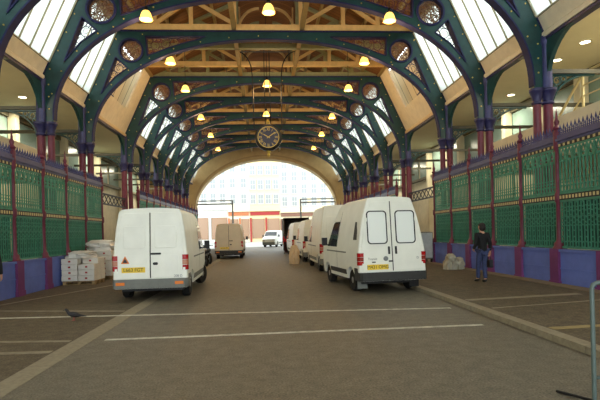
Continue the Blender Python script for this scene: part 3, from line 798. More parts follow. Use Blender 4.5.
def make_van(label, loc, rz, V, paint, plate=None, style='plain', cat='van', windows=True, steer=0, group='vans parked in the avenue', bumper=BUMP, extras=True):
    t = thing('panel_van', label, cat, loc, rz, group)
    V.body().build('body', paint, t, sharp=32)
    m = MB(); m.box(-.8,.8,.25,V.L-.3,.24,.42); m.build('chassis', BLACK, t)
    yb = V.L-V.nose; yt = yb-.75-(V.H-2.3)*.5
    for x, y in ((-1,V.rw),(1,V.rw),(-1,V.fw),(1,V.fw)): wheel(t, x*(V.hw(.5)-.15), y, V.r, steer if y == V.fw else 0)
    # rear doors, one outline each side of the middle joint
    R = lambda z: (V.yy(0, z))
    def onrear(m, loops, d0, d1, mi=0, bevel=0):
        q = MB(); q.fill(loops, d0, d1, 'y', bevel=bevel); me = q.data('tmp', [paint]); m.mesh(me, lambda p: (p.x, p.y+V.yy(0,p.z), p.z), mi); bpy.data.meshes.remove(me)
    zb, zt = .6, V.H-.1
    m = MB(); onrear(m, [[(-.02, zb), (.02, zb), (.02, zt), (-.02, zt)]], -.012, .02); m.build('door_seal', M('door_seal', (44,44,42), .8), t)
    for s in (-1, 1):
        prof = [(.013, zb), (V.hw(zb)*.965-.08, zb)] + [(V.hw(z)*.965-.055, z) for z in (.7,1.0,1.3,1.6,1.9,2.1) if z < zt-.16] + [(V.hw(zt)*.965-.06-.12*(1-cos(a)), zt-.12+.12*sin(a)) for a in (0,.4,.8,1.2,pi/2)] + [(.013, zt)]
        if style == 'tall': prof = [(x, z) for x, z in prof]
        m = MB(); onrear(m, [[(s*x, z) for x, z in prof]], -.022, .01, bevel=.008); d = m.build('rear_door', paint, t)
        if style == 'windows':
            w0, w1, wz0, wz1 = .12, V.hw(1.6)*.965-.17, 1.33, V.H-.36
            m = MB(); onrear(m, [[(s*x, z) for x, z in rrect(w0,w1,wz0,wz1,.1)], [(s*x, z) for x, z in rrect(w0+.028,w1-.028,wz0+.028,wz1-.028,.08)]], -.04, -.015); m.build('window_seal', RUBBER, d)
            m = MB(); onrear(m, [[(s*x, z) for x, z in rrect(w0+.024,w1-.024,wz0+.024,wz1-.024,.08)]], -.028, -.02); m.build('pane', GLASSW, d)
            m = MB(); onrear(m, [rrect(s*.1-.025,s*.1+.025,1.05,1.26,.015)], -.055, -.02); m.build('handle', BLACK, d)
            for z in (.72, 1.3, 2.0):
                m = MB(); x = V.hw(z)*.965-.07; onrear(m, [rrect(s*x-.035,s*x+.035,z-.05,z+.05,.01)], -.045, -.01); m.build('hinge', paint, d)
        else:
            w1 = V.hw(1.7)*.965-.2
            m = MB(); onrear(m, [[(s*x, z) for x, z in rrect(.12,w1,1.38,V.H-.45,.06)]], -.042, -.018, bevel=.006); m.build('pressed_panel', paint, d)
            m = MB(); onrear(m, [[(s*x, z) for x, z in rrect(.1,w1+.05,.66,1.2,.05)]], -.03, -.018, bevel=.004); m.build('pressed_panel', paint, d)
            if s > 0:
                m = MB(); onrear(m, [rrect(.02,.28,1.21,1.26,.02)], -.05, -.02); m.build('handle', BLACK, d)
                m = MB(); onrear(m, [rrect(.07,.2,.94,1.01,.03)], -.045, -.02); m.build('lock', BLACK, d)
            for z in (.8, 1.75):
                m = MB(); x = V.hw(z)*.965-.06; onrear(m, [rrect(s*x-.03,s*x+.03,z-.06,z+.06,.01)], -.045, -.01); m.build('hinge', paint, d)
        # lamp cluster wraps the corner
        lo, hi = (.76,1.1) if style == 'windows' else (.79,1.2)
        x1 = V.hw(.9); q = (hi-lo)/3
        for j, (mm, nm) in enumerate(((RED,'tail_lamp'),(LAMPM if style != 'windows' else RED2,'tail_lamp'),(RED,'tail_lamp'))):
            m = MB(); z0, z1 = lo+q*j+.004, lo+q*(j+1)-.004; lean = V.yy(0,.9)
            m.prism([(s*(x1-.135), -.03+lean), (s*(x1-.03), -.03+lean), (s*(x1+.012), .02+lean), (s*(x1+.012), .11+lean), (s*(x1-.1), .11+lean)], 'z', z0, z1)
            m.build(nm, mm, t)
    # bumper
    m = MB(); w = V.hw(.5)+.01
    m.prism([(-w,.45),(-w,.0),(-w+.07,-.09),(w-.07,-.09),(w,.0),(w,.45),(w-.08,.45),(w-.08,.03),(-w+.08,.03),(-w+.08,.45)], 'z', .34, .57 if style == 'windows' else .58); m.build('rear_bumper', bumper, t)
    m = MB(); w = .9*V.hw(.5); m.prism([(-w,V.L-.35),(-w,V.L-.05),(-w*.8,V.L+.06),(w*.8,V.L+.06),(w,V.L-.05),(w,V.L-.35)], 'z', .34, .62); m.build('front_bumper', bumper, t)
    if style != 'windows' and extras:
        for s in (-1, 1):
            m = MB(); m.box(s*.75-.11, s*.75+.11, -.1, -.085, .43, .51); m.build('reflector', AMBER, t)
    # glazing
    m = MB()
    zl = 1.33; n = 6
    def screen(u, v):
        y = yb-.04+(yt+.08-yb)*v; z = V.top(y); h = (V.hw(z-.06)*V.k(y)-.1); return Vector((h*u, y, z+.036-.012*u*u))
    g = [[m.v(screen(-1+2*i/n, .06+.86*j/n)) for i in range(n+1)] for j in range(n+1)]
    for j in range(n):
        for i in range(n): m.face([g[j][i], g[j][i+1], g[j+1][i+1], g[j+1][i]], 0, True)
    m.build('windscreen', GLASS, t)
    for s in (-1, 1):
        m = MB(); zt2 = min(2.0, V.H-.42)
        yf = yb-.1; V.sidepatch(m, s, [(yb-1.35,1.22),(yb-.2,1.22),(yt+.24,zt2-.06),(yt+.1,zt2),(yb-1.35,zt2)], .004); m.build('side_window', GLASS, t)
        m = MB(); V.sidepatch(m, s, [(yb-1.4,.58),(yb-1.385,.58),(yb-1.385,V.H-.3),(yb-1.4,V.H-.3)], .003); V.sidepatch(m, s, [(V.rw+V.r+.12,1.06),(yb-.1,1.06),(yb-.1,1.1),(V.rw+V.r+.12,1.1)], .003); m.build('side_seam', BUMP, t)
        m = MB(); V.sidepatch(m, s, [(.12,.56),(V.rw-V.r-.1,.56),(V.rw-V.r-.1,.68),(.12,.68)], .012); V.sidepatch(m, s, [(V.rw+V.r+.12,.44),(V.fw-V.r-.12,.44),(V.fw-V.r-.12,.58),(V.rw+V.r+.12,.58)], .012); m.build('side_moulding', bumper, t)
        m = MB(); x = V.hw(1.3); m.bar((s*x,yb-.25,1.25), (s*(x+.16),yb-.3,1.3), .04, .04); m.box(min(s*(x+.07),s*(x+.24)), max(s*(x+.07),s*(x+.24)), yb-.38, yb-.28, 1.24, 1.5); m.build('door_mirror', BLACK, t)
        m = MB(); m.box(s*.62-.14, s*.62+.14, V.L-.22, V.L+.0, .72, .92); m.build('headlamp', CLEARL, t)
    if plate:
        px, pz = plate[1], plate[2]
        y0 = V.yy(0, pz)-.026
        p = MB().box(px-.3, px+.3, y0-.012, y0+.01, pz-.07, pz+.07).build('number_plate', PLATE, t)
        MB().text(plate[0], .125, lambda q: Vector((px+q.x, y0-.014-q.z, pz+q.y)), depth=.002).build('plate_lettering', BLACK, p)
    return t
V1 = Van(L=5.3, H=2.42, rw=.95, fw=4.4, r=.34, lean=.1, hw=((.3,.93),(.6,.965),(1.15,.965),(1.9,.895),(2.3,.83),(2.45,.79)), corner=.15)
t = make_van('white van with closed doors, hazard triangle and yellow plate, beside the pallets', (-3.43, 12.98, 0), radians(1.2), V1, WHITE, ('L663 FGT', -.43, .82), 'panel', steer=-.35)
m = MB(); yz = V1.yy(0,1.0)-.034; m.prism([(-.75,.99),(-.53,.99),(-.64,1.19)], 'y', yz, yz+.01); m.build('hazard_sticker', AMBER, t)
m = MB(); m.prism([(-.705,1.015),(-.575,1.015),(-.64,1.135)], 'y', yz-.003, yz+.004); m.build('hazard_mark', BLACK, t)
m = MB(); m.text('208 D', .085, lambda q: Vector((.72+q.x, V1.yy(0,.64)-.035-q.z, .64+q.y)), depth=.002); m.build('badge', STEEL, t)
V2 = Van(L=4.65, H=2.6, rw=.82, fw=3.5, r=.31, lean=.12, nose=1.0, hw=((.3,.93),(.6,.965),(1.15,.965),(1.4,.93),(1.95,.83),(2.3,.735),(2.6,.63)), corner=.1)
t = make_van('white van with twin rear door windows and tall roof, closest on the kerb side', (3.05, 12.98, 0), radians(6.5), V2, WHITE, ('M431 OMG', -.44, .71), 'windows', bumper=BUMPD)
for s in (-1, 1):
    m = MB(); m.box(s*.76-.14, s*.76+.14, .38, .395, .1, .36); m.build('mud_flap', RUBBER if s > 0 else BUMP, t)
    m = MB(); V2.sidepatch(m, s, [(.25,1.45),(.6,1.45),(.6,1.95),(.45,1.95),(.3,1.7)], .004); m.build('side_vent', BUMPD, t)
m = MB(); m.text('Transit', .09, lambda q: Vector((-.58+q.x, V2.yy(0,.93)-.028-q.z, .93+q.y)), depth=.002); m.text('D', .09, lambda q: Vector((.72+q.x, V2.yy(0,.93)-.028-q.z, .93+q.y)), depth=.002); m.build('badge', BUMP, t)
m = MB(); m.lathe([(.07,-.035),(.06,-.04)], c=(-.2,V2.yy(0,.93)+.01,.93), n=14, axis='y'); m.build('emblem', STEEL, t)
m = MB(); m.box(-.6,-.5,-.04+V2.yy(0,.84),-.015+V2.yy(0,.84),.83,.86); m.box(-.12,.0,-.04+V2.yy(0,.86),-.015+V2.yy(0,.86),.84,.88); m.build('plate_lamp', BLACK, t)
V3 = Van(L=5.4, H=2.4, lean=.06)
make_van('tan van driving away beyond the closed white van', (-2.85, 33.6, 0), 0, V3, TAN, ('K218 VPL', -.3, .75), 'panel', bumper=BUMPD)
V4 = Van(L=5.6, H=2.78, rw=.95, fw=4.5, lean=.06, hw=((.3,.93),(.6,.965),(1.15,.965),(2.0,.885),(2.6,.8),(2.8,.76)))
make_van('tall roofed off white van parked directly ahead of the windowed van', (2.84, 20.0, 0), radians(1.0), V4, WHITE2, ('P482 KLN', -.3, .74), 'panel')
make_van('lower cream van, third in the kerb side row', (2.7, 27.0, 0), radians(1), V3, WHITE2, None, 'panel', extras=False)
make_van('off white van, fourth in the kerb side row, by the person in red', (2.48, 33.6, 0), radians(2), V3, WHITE, None, 'panel', extras=False)
make_van('small white van seen in the bright street under the end arch', (1.3, 63, 0), radians(165), Van(L=4.6, H=2.0, rw=.75, fw=3.5, hw=((.3,.86),(.6,.88),(1.1,.88),(1.8,.78),(2.0,.72))), WHITE, None, 'panel', group='vehicles in the street', extras=False)
# box lorry with its back open
t = thing('box_lorry', 'box lorry with open dark load space at the end of the kerb side row', 'lorry', (2.35, 41, 0))
DARKIN = M('lorry_lining', (74, 64, 54), .8, var=.2); LORRY = M('lorry_grey', (120, 116, 108), .5)
m = MB(); o_ = [(-1.08,.95),(1.08,.95),(1.08,2.95),(-1.08,2.95)]
m.prism([(-1.08,.95),(-1.02,.95),(-1.02,2.89),(1.02,2.89),(1.02,.95),(1.08,.95),(1.08,2.95),(-1.08,2.95)], 'y', 0, 4.2); m.box(-1.02,1.02,4.1,4.2,.95,2.89); m.build('load_box', DARKIN, t)
MB().box(-1.08,1.08,0,4.2,.85,.95).build('load_floor', DARKIN, t)
m = MB(); m.prism([(4.3,.5),(6.0,.5),(6.05,1.3),(5.6,2.3),(4.3,2.4)], 'x', -1.0, 1.0); m.build('cab', LORRY, t)
m = MB(); m.box(-.45,.45,.2,4.8,.55,.85); m.build('chassis', BLACK, t)
m = MB(); m.box(-1.05,1.05,-.05,.05,.5,.62); m.build('rear_bumper', BUMPD, t)
for x in (-.85,.85):
    for y in (1.1, 5.1): wheel(t, x, y, .42)
    MB().box(x-.1,x+.1,-.03,.03,.68,.8).build('tail_lamp', RED, t)

# ------------------------------------------------------------------ motorbikes
BIKEC = [M('bike_black', (30,30,34), .3), M('bike_silver', (170,172,176), .3, .5), M('bike_blue', (50,70,120), .3)]
def bike(loc, rz, c, label):
    t = thing('motorcycle', label, 'motorcycle', loc, rz, 'motorcycles parked before the tan van')
    for y in (-.68, .68):
        m = MB(); m.tube([(0,y+.24*cos(2*pi*k/20),.3+.24*sin(2*pi*k/20)) for k in range(20)], .06, 8, closed=True); w = m.build('wheel', TYRE, t)
        m = MB(); m.lathe([(.05,-.05),(.05,.05)], (0,y,.3), 10, axis='x')
        for k in range(5): a = 2*pi*k/5; m.bar((0,y,.3),(0,y+.2*cos(a),.3+.2*sin(a)),.03,.03,up=(1,0,0))
        m.build('hub', STEEL, w)
    m = MB(); m.tube([(0,.12,.62),(0,.22,.8),(0,.42,.86),(0,.55,.78)], .1, 8, radii=[.08,.15,.15,.07]); m.build('fuel_tank', c, t)
    m = MB(); m.tube([(0,-.75,.78),(0,-.45,.76),(0,-.1,.7),(0,.15,.76)], .1, 8, radii=[.05,.11,.12,.08]); m.build('seat', BLACK, t)
    m = MB(); m.box(-.14,.14,-.22,.3,.3,.6); m.tube([(-.1,-.6,.35),(-.1,.1,.25)], .05, 8); m.build('engine', STEEL, t)
    m = MB()
    for s in (-1,1): m.tube([(s*.07,.68,.3),(s*.07,.5,.95)], .025, 6); m.tube([(s*.06,-.68,.3),(s*.06,-.1,.42)], .025, 6)
    m.tube([(0,-.6,.72),(0,.1,.6),(0,.5,.9)], .03, 6); m.build('frame', c, t)
    m = MB(); m.tube([(-.38,.32,1.02),(-.2,.48,1.02),(.2,.48,1.02),(.38,.32,1.02)], .02, 6); m.build('handlebar', BLACK, t)
    m = MB(); m.lathe([(.09,.0),(.11,.1),(.08,.12)], (0,.55,.9), 12, axis='y'); m.build('headlamp', CLEARL, t)
bike((-3.75, 26.8, 0), radians(20), BIKEC[0], 'black motorcycle parked closest behind the closed white van')
bike((-3.85, 28.8, 0), radians(25), BIKEC[1], 'silver motorcycle, middle of the three parked by the tan van')
bike((-3.95, 30.8, 0), radians(15), BIKEC[2], 'dark blue motorcycle parked closest to the tan van')

# ------------------------------------------------------------------ pallets of wrapped cartons
def pallet(loc, rz, label):
    t = thing('pallet', label, 'pallet', loc, rz, 'wooden pallets by the railings')
    for k in range(6): x = -.52+k*.208; MB().box(x-.06,x+.06,-.5,.5,.118,.14).build('deck_board', WOOD, t)
    for y in (-.44,0,.44):
        MB().box(-.58,.58,y-.05,y+.05,.096,.118).build('stringer', WOOD, t)
        for x in (-.52,0,.52): MB().box(x-.06,x+.06,y-.05,y+.05,.02,.096).build('block', WOOD, t)
        MB().box(-.58,.58,y-.05,y+.05,0,.02).build('bottom_board', WOOD, t)
def softbox(w, d, h, r=.03, wob=.008, seed=0):
    m = MB(); rnd = random.Random(seed); bm = m.bm
    bmesh.ops.create_cube(bm, size=1); bmesh.ops.scale(bm, vec=(w,d,h), verts=bm.verts)
    bmesh.ops.bevel(bm, geom=list(bm.edges), offset=r, segments=2, affect='EDGES', profile=.5)
    for v in bm.verts: v.co += Vector((rnd.uniform(-1,1),rnd.uniform(-1,1),rnd.uniform(-.5,.5)))*wob; v.co.z += h/2
    return m
PAL = [((-7.15, 18.6, 0), 'wooden pallet under the lower front stack of white cartons'), ((-7.15, 20.6, 0), 'wooden pallet under the taller rear stack of white cartons')]
box_me = [softbox(.57, .385, .2, .02, .004, q).data('carton', CARTON) for q in range(3)]
mark_me = MB().box(-.04,.04,-.1965,-.19,.07,.13).data('red_mark', REDMARK)
lev_w = ['bottom','second','third','fourth','fifth','sixth','seventh']
bad = random.Random(3)
def cartons(base, rows, zs, stackname):
    for lv in range(rows):
        nx, ny = 2, 3
        for ix in range(nx):
            for iy in range(ny):
                if lv == rows-1 and stackname == 'front' and (ix+iy)%3 == 1: continue
                c = link('carton', box_me[(ix+iy+lv)%3])
                xs = -.295+.59*ix; ysx = -.4+.4*iy
                c.location = (base[0]+xs+bad.uniform(-.008,.008), base[1]+ysx+bad.uniform(-.003,.003), .142+lv*.204)
                col = ['railing side','road side'][ix]; row = ['near end','middle','far end'][iy]
                tag(c, 'white carton, %s layer of %s stack, %s, %s' % (lev_w[lv], stackname, col, row), 'carton', 'white cartons stacked on the pallets')
                link('red_mark', mark_me, c)['label'] = 'small red printed mark'
cartons(PAL[0][0], 4, 0, 'front'); cartons(PAL[1][0], 5, 0, 'rear')
for p, lab in PAL: pallet(p, 0, lab)
def wrap(name, base, w, d, z0, h, seed, label, cat, mat=PLASTIC, wob=.05, group=None):
    """crumpled sack or sheet lying on the cartons"""
    rnd = random.Random(seed); m = MB(); n, k = 18, 8; rows = []
    for j in range(k+1):
        t = j/k; row = []
        for i in range(n):
            a = 2*pi*i/n; e = (abs(cos(a))**4+abs(sin(a))**4)**-.25; q = (1-max(0,t-.25)**1.6*1.15) if j < k else .05
            rr = e*q*(1+rnd.uniform(-wob,wob)*2.2); row.append(m.v((base[0]+w/2*cos(a)*rr, base[1]+d/2*sin(a)*rr, z0+h*(sin(t*pi/2)**.8)+rnd.uniform(-wob,wob)*h*.5*(0 if j == 0 else 1))))
        rows.append(row)
    for A, B in zip(rows, rows[1:]):
        for i in range(n): m.face([A[i], A[(i+1)%n], B[(i+1)%n], B[i]], 0, True)
    m.face(rows[0][::-1]); m.face(rows[-1])
    return tag(m.build(name, mat), label, cat, group)
wrap('plastic_wrap', (-7.2,18.55), .85, .9, .142+4*.204+.004, .26, 5, 'crumpled clear wrap lying on top of the front carton stack', 'plastic wrap', wob=.1)
wrap('plastic_wrap', (-7.15,20.6), 1.05, 1.0, .142+5*.204+.004, .42, 8, 'crumpled white sheet heaped on top of the rear carton stack', 'plastic wrap', wob=.1)
SACK = M('sack_cloth', (176,170,150), .7, var=.15, bump=.3)
wrap('plastic_sack', (6.85,18.6), .42, .5, .1, .6, 11, 'taller pale sack on the pavement, farther from the blue wall', 'sack', SACK, .13, 'pale sacks against the blue wall')
wrap('plastic_sack', (7.2,18.6), .34, .45, .1, .46, 17, 'shorter pale sack pushed against the blue wall', 'sack', SACK, .13, 'pale sacks against the blue wall')

# ------------------------------------------------------------------ roll cage by the crossing
t = thing('roll_cage', 'grey sheeted roll cage standing behind the windowed van', 'trolley', (7.25, 23.2, .1), radians(4))
m = MB()
for x in (-.4,.4):
    for y in (-.33,.33): m.tube([(x,y,.12),(x,y,1.45)], .02, 6)
for z in (.2,1.45):
    m.tube([(-.4,-.33,z),(.4,-.33,z),(.4,.33,z),(-.4,.33,z)], .018, 6, closed=True, smooth=False)
m.build('frame', STEEL, t)
SHEET = M('grey_sheet', (186,190,190), .5, var=.12, scale=4)
MB().box(-.385,.385,-.345,-.325,.22,1.42).build('front_sheet', SHEET, t); MB().box(-.41,-.395,-.31,.31,.22,1.42).build('side_sheet', SHEET, t); MB().box(.395,.41,-.31,.31,.22,1.42).build('side_sheet', SHEET, t)
MB().box(-.4,.4,-.33,.33,.17,.2).build('deck', STEEL, t)
for x in (-.34,.34):
    for y in (-.27,.27):
        m = MB(); m.lathe([(.06,-.02),(.06,.02)], (x,y,.06), 12, axis='x'); m.box(x-.03,x+.03,y-.02,y+.02,.06,.17); m.build('castor', RUBBER, t)

# ------------------------------------------------------------------ steel barrier at the picture edge
t = thing('crowd_barrier', 'blue green steel barrier upright and rail at the kerb, cut off by the picture', 'barrier', (2.655, 4.4, 0))
m = MB(); m.tube([(0,0,.04),(0,0,1.1),(.015,0,1.135),(.05,0,1.15),(2.2,0,1.15),(2.25,0,1.1),(2.25,0,.04)], .021, 10); m.build('frame', BARR, t)
m = MB(); m.tube([(0,0,.25),(2.25,0,.25)], .018, 8); m.build('lower_rail', BARR, t)
for k in range(1,12):
    x = 2.25*k/12; m = MB(); m.tube([(x,0,.25),(x,0,1.15)], .008, 6); m.build('bar', BARR, t)
for x in (0,2.25):
    m = MB(); m.tube([(x,-.33,.012),(x-.005,0,.03),(x-.15,.36,.014)] if x == 0 else [(x,-.33,.114),(x,0,.13),(x,.33,.114)], .014, 8); m.build('foot', BLACK, t)

# ------------------------------------------------------------------ pigeon on the road
t = thing('pigeon', 'dark pigeon standing on the flush paving, its tail towards the road', 'bird', (-4.38, 10.3, .004), radians(15))
PIG = M('pigeon_grey', (34,32,33), .6, rgb2=(54,52,54), scale=20)
m = MB(); m.tube([(-.165,0,.225),(-.15,0,.235),(-.125,0,.22),(-.11,0,.185),(-.08,0,.15),(-.02,0,.125),(.05,0,.11),(.1,0,.1),(.14,0,.092),(.21,0,.08)], .05, 10, radii=[.012,.026,.03,.028,.045,.062,.055,.035,.022,.012]); m.build('body', PIG, t)
m = MB(); m.bar((.1,0,.1), (.24,0,.075), .06, .012); m.build('tail', PIG, t)
for s in (-1,1):
    m = MB(); m.tube([(-.06,s*.05,.15),(.03,s*.058,.135),(.14,s*.03,.1)], .03, 6, radii=[.015,.028,.006]); m.build('wing', PIG, t)
    m = MB(); m.tube([(0,s*.025,.09),(.005,s*.027,.03),(0,s*.027,.006)], .007, 5); m.tube([(.02,s*.027,.006),(-.035,s*.035,.005)], .005, 4); m.tube([(0,s*.027,.006),(-.035,s*.017,.005)], .005, 4); m.build('leg', M('pigeon_leg', (150,80,70), .6), t)
m = MB(); m.tube([(-.17,0,.224),(-.205,0,.212)], .006, 5, radii=[.008,.002]); m.build('beak', BLACK, t)

# ------------------------------------------------------------------ people
def skin_mesh(name, verts, edges, rad, sub=1):
    me = bpy.data.meshes.new('tmp'); me.from_pydata(verts, edges, []); o = bpy.data.objects.new('tmp', me); COL.objects.link(o)
    o.modifiers.new('s', 'SKIN'); sm = o.modifiers.new('u', 'SUBSURF'); sm.levels = sub; sm.render_levels = sub
    sv = me.skin_vertices[0].data
    for i, r in enumerate(rad): sv[i].radius = (r, r) if not isinstance(r, tuple) else r; sv[i].use_root = i == 0
    dg = bpy.context.evaluated_depsgraph_get(); dg.update()
    out = bpy.data.meshes.new_from_object(o.evaluated_get(dg)); out.name = name
    bpy.data.objects.remove(o); bpy.data.meshes.remove(me)
    for p in out.polygons: p.use_smooth = True
    return out
class G:
    def __init__(s): s.v, s.e, s.r = [], [], []
    def add(s, p, r, par=None):
        s.v.append(tuple(p)); s.r.append(r)
        if par is not None: s.e.append((par, len(s.v)-1))
        return len(s.v)-1
    def chain(s, par, pts):
        for p, r in pts: par = s.add(p, r, par)
        return par
def person(label, loc, rz, H, top, legs, arms, headturn=0, coat=False, trousers=None, hair=(36,28,24)):
    """H standing height; facing +y. legs/arms: joint dictionaries per side"""
    t = thing('person', label, 'person', loc, rz); k = H/1.75
    P = lambda x, y, z: (x*k, y*k, z*k)
    g = G(); j = G(); c = G()
    pel = g.add(P(0,0,.95), .12*k)
    ch = g.chain(pel, [(P(0,0,1.08),.115*k),(P(0,.0,1.22),.13*k),(P(0,0,1.36),.125*k),(P(0,0,1.45),.07*k),(P(0,.012,1.51),.055*k)])
    hd = g.chain(ch, [(P(0,.02,1.56),.066*k),(P(0,.025,1.63),.086*k),(P(0,.02,1.69),.078*k),(P(0,.015,1.73),.045*k)])
    g.add(P(0,.135,1.625), .012*k, hd-2)                               # nose
    for s in (-1,1): g.add(P(s*.1,.01,1.63), .014*k, hd-2)             # ears
    jp = j.add(P(0,0,.95), .135*k); cp_ = c.add(P(0,0,.86 if not coat else .8), .15*k)
    cc = c.chain(cp_, [(P(0,0,.98),.15*k),(P(0,0,1.08),.14*k),(P(0,0,1.2),.15*k),(P(0,0,1.36),.145*k),(P(0,.005,1.455),.085*k)])
    for s in (-1,1):
        hip, knee, ank, toe = (P(*q) for q in legs[s])
        g.chain(pel, [(hip,.085*k),(knee,.056*k),(ank,.038*k),(toe,.03*k)])
        mid = tuple((a+b)/2 for a, b in zip(hip, knee)); mid2 = tuple((a*.5+b*.5) for a, b in zip(knee, ank))
        hem = tuple(a*.02+b*.98 for a, b in zip(knee, ank))
        j.chain(jp, [(hip,.1*k),(mid,.088*k),(knee,.071*k),(mid2,.066*k),(hem,.062*k)])
        sh = P(s*.185,0,1.41); el, wr, hn = (P(*q) for q in arms[s])
        g.chain(ch-2, [(sh,.055*k),(el,.042*k),(wr,.03*k)]); wi = len(g.v)-1
        d = (Vector(hn)-Vector(wr)); L = d.length; d.normalize(); side = Vector((0,1,0)) if abs(d.y) < .8 else Vector((0,0,1)); side = (side-d*side.dot(d)).normalized()
        palm = g.add(tuple(Vector(wr)+d*.05*k), (.022*k), wi); 
        inn = Vector((-s,0,0)); 
        for q, (o, l) in enumerate(((-.03,.07),(-.01,.082),(.01,.078),(.03,.062))):
            b0 = Vector(wr)+d*.085*k+side*o*k; b1 = b0+d*l*.55*k+inn*.012*k; b2 = b1+d*l*.3*k+inn*.03*k
            g.chain(palm, [(tuple(b0),.0095*k),(tuple(b1),.0085*k),(tuple(b2),.007*k)])
        th = Vector(wr)+d*.04*k+side*.03*k; g.chain(palm, [(tuple(th),.011*k),(tuple(th+side*.025*k+d*.03*k+inn*.01*k),.009*k),(tuple(th+side*.03*k+d*.055*k+inn*.02*k),.0075*k)])
        cuff = tuple(a*.08+b*.92 for a, b in zip(el, wr)); m2 = tuple((a+b)/2 for a, b in zip(sh, el))
        c.chain(cc-1, [(sh,.078*k),(m2,.068*k),(el,.06*k),(cuff,.048*k)])
        sg = G(); a0 = sg.add(tuple(Vector(ank)+Vector((0,-.035*k,-.02*k))), .048*k); sg.chain(a0, [(tuple((Vector(ank)+Vector(toe))/2+Vector((0,0,-.012*k))),.045*k),(toe,.042*k),(tuple(Vector(toe)+(Vector(toe)-Vector(ank))*.25),.028*k)])
        o = link('shoe', skin_mesh('shoe', sg.v, sg.e, sg.r), t); o.data.materials.append(M('shoe_dark', (30,28,26), .5))
    o = link('body', skin_mesh('body', g.v, g.e, g.r, 2), t); o.data.materials.append(SKIN)
    o = link('trousers', skin_mesh('trousers', j.v, j.e, j.r, 2), t); o.data.materials.append(trousers)
    o = link('coat' if coat else 'sweater', skin_mesh('top', c.v, c.e, c.r, 2), t); o.data.materials.append(top)
    m = MB(); m.ball(P(0,-.002,1.69), .1*k, (.96,1.02,.74), 14); m.ball(P(0,-.03,1.615), .106*k, (.95,.84,1.02), 12); m.build('hair', M('hair_%d_%d' % hair[:2], hair, .7), t)
    m = MB()
    for s in (-1,1): m.ball(P(s*.034,.1,1.645), .011*k, n=8)
    m.build('eyes', BLACK, t)
    return t
stride = {1: [(.09,0,.9),(.1,.12,.5),(.1,-.02,.09),(.11,.12,.035)], -1: [(-.09,0,.9),(-.09,-.02,.49),(-.085,-.3,.16),(-.09,-.24,.04)]}
stride2 = {1: [(.085,0,.9),(.07,.03,.49),(.05,-.05,.09),(.06,.08,.035)], -1: [(-.085,0,.9),(-.06,.13,.5),(-.03,.2,.09),(-.035,.33,.035)]}
stand = {s: [(s*.09,0,.9),(s*.1,.02,.49),(s*.1,-.02,.085),(s*.12,.12,.035)] for s in (-1,1)}
hang = {s: [(s*.25,-.03,1.13),(s*.24,.04,.88),(s*.235,.07,.72)] for s in (-1,1)}
JEANS = M('blue_jeans', (54,62,96), .8, var=.2, scale=14); BLK = M('black_wool', (20,20,22), .85)
warm = {1: [(.235,-.04,1.14),(.25,.0,.9),(.25,.02,.75)], -1: [(-.24,-.05,1.14),(-.2,.14,.98),(-.15,.22,.92)]}
person('person walking away in black sweater and blue jeans with a small bag', (5.96, 13.85, .1), radians(10), 1.74, BLK, stride2, warm, trousers=JEANS)
bg = thing('shoulder_bag', 'small dark bag carried in the walking man\'s hand', 'bag', (6.2, 13.92, .1))
m = softbox(.12, .26, .24, .03, .006, 4); 
for v in m.bm.verts: v.co.z += .42
m.build('pouch', M('bag_dark', (34,32,38), .6), bg)
m = MB(); m.tube([(0,-.1,.64),(0,-.07,.72),(0,-.02,.755),(0,.03,.755),(0,.08,.72),(0,.11,.64)], .012, 6); m.build('strap', BLACK, bg)
person('person in bright red jacket standing by the open box lorry', (1.35, 39.8, 0), radians(40), 1.7, M('red_jacket', (196,34,38), .7), stand, hang, trousers=M('dark_trousers', (60,30,34), .8))
person('person in a long dark coat cut off by the picture edge', (-7.05, 12.25, 0), radians(0), 1.66, BLK, stand, hang, coat=True, trousers=BLK)
wrap('bundle', (1.2,26.4), .5, .7, 0, 1.0, 21, 'pale covered bundle on the road beside the cream van', 'bundle', M('pale_cover', (206,178,140), .8, var=.1), .11)

# ------------------------------------------------------------------ street beyond the end arch
def house(label, x0, x1, y, h, wall, nw, nf, shop, zshop=6.5):
    t = thing('town_house', label, 'building', (0, y, 0), 0, 'houses across the street')
    m = MB(); m.box(x0, x1, 0, 8, 0, h); m.build('wall', wall, t)
    MB().box(x0+.02, x1-.02, -.4, 0, zshop, zshop+.5).build('cornice', wall, t)
    MB().box(x0+.02, x1-.02, -.4, 8, h, h+.4).build('parapet', wall, t)
    fh = (h-zshop-1)/nf
    for f in range(nf):
        for q in range(nw):
            xc = x0+(x1-x0)*(q+.5)/nw; zc = zshop+1+fh*f+fh*.5
            w = MB().box(xc-.62, xc+.62, -.12, .05, zc-1.05, zc+1.05).build('window', M('street_sash', (200,198,188), .6), t)
            m = MB(); m.box(xc-.5, xc-.03, -.14, -.1, zc-.92, zc-.04); m.box(xc+.03, xc+.5, -.14, -.1, zc-.92, zc-.04); m.box(xc-.5, xc-.03, -.14, -.1, zc+.04, zc+.92); m.box(xc+.03, xc+.5, -.14, -.1, zc+.04, zc+.92)
            m.build('pane', M('street_glass', (142,146,146), .15), w)
    MB().box(x0+.15, x1-.15, -.25, .02, zshop-.8, zshop-.1).build('shop_sign', shop, t)
    n = max(2, int((x1-x0)/3.2))
    for q in range(n):
        a = x0+(x1-x0)*q/n; c = x0+(x1-x0)*(q+1)/n
        MB().box(a+.05, a+.4, -.3, .02, 0, zshop-1.3).build('shop_pilaster', shop, t)
        MB().box(a+.5, c-.12, -.1, .02, .7, zshop-1.5).build('shop_window', M('shop_glass', (150,120,96), .2), t)
fy = 99
house('cream house with red shopfront behind the small white van', -3.2, 3.0, fy, 19, M('house_yellow', (222,202,150), .8, var=.05), 4, 4, M('shop_red', (150,44,40), .6), 6.2)
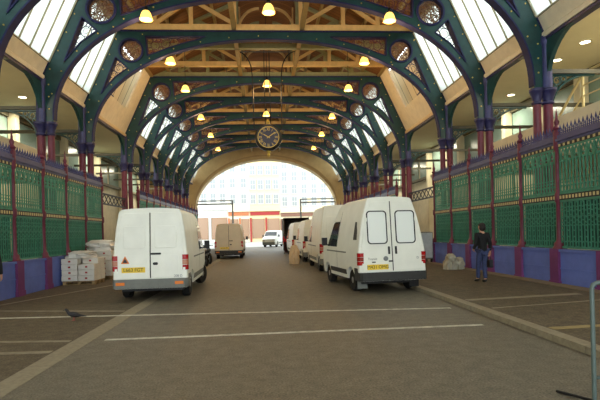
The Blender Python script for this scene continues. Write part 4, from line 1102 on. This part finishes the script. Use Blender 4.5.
house('white house with grey ground floor behind the tan van', -19, -7.6, fy, 22, M('house_white', (212,208,198), .8, var=.05), 6, 5, M('shop_pale', (196,196,192), .6), 6.6)
house('narrow pale house with orange shopfront between cream and white houses', -7.6, -3.2, fy, 20, M('house_pale', (216,206,180), .8, var=.05), 2, 4, M('shop_orange', (176,104,64), .6), 6.2)
house('pale stone house behind the box lorry', 3.0, 19, fy, 17, M('house_stone', (214,200,166), .8, var=.05), 8, 4, M('shop_brown', (120,84,66), .6), 5.8)

# ------------------------------------------------------------------ daylight, hall lights, camera
w = bpy.data.worlds.new('sky'); scene.world = w; w.use_nodes = True
nt = w.node_tree; bgn = nt.nodes['Background']
bgn.inputs['Color'].default_value = (.88, .965, 1, 1); bgn.inputs['Strength'].default_value = 4.0
for s in (-1, 1):
    for q in range(4):
        la = bpy.data.lights.new('hall_light', 'AREA'); la.energy = 260; la.color = (1, .92, .7); la.size = 2.2; la.shape = 'RECTANGLE'; la.size_y = .35  # broad area lights added to stand in for the hall ceiling downlights
        o = link('hall_area_light', la); o.location = (s*11.6, 13.5+q*12, 8.25)
cam = bpy.data.cameras.new('camera'); co = link('camera', cam); scene.camera = co
yaw, roll = .0723, .025
F = Vector((sin(yaw), cos(yaw), 0)); Rr = Vector((cos(yaw), -sin(yaw), 0)); U = Vector((0,0,1))
r_ = cos(roll)*Rr-sin(roll)*U; u_ = cos(roll)*U+sin(roll)*Rr
co.matrix_world = Matrix(((r_.x,u_.x,-F.x,-.44),(r_.y,u_.y,-F.y,0),(r_.z,u_.z,-F.z,1.7),(0,0,0,1)))
cam.sensor_width = 36; cam.lens = 485.4/600*36; cam.shift_y = .054; cam.shift_x = .0019; cam.clip_end = 500
vs = scene.view_settings; vs.view_transform = 'Standard'; vs.look = 'None'; vs.gamma = 1; vs.use_curve_mapping = False; vs.exposure = 0.1
scene.cycles.use_denoising = True; scene.cycles.max_bounces = 8; scene.cycles.diffuse_bounces = 5; scene.cycles.transparent_max_bounces = 12
scene.cycles.sample_clamp_indirect = 8
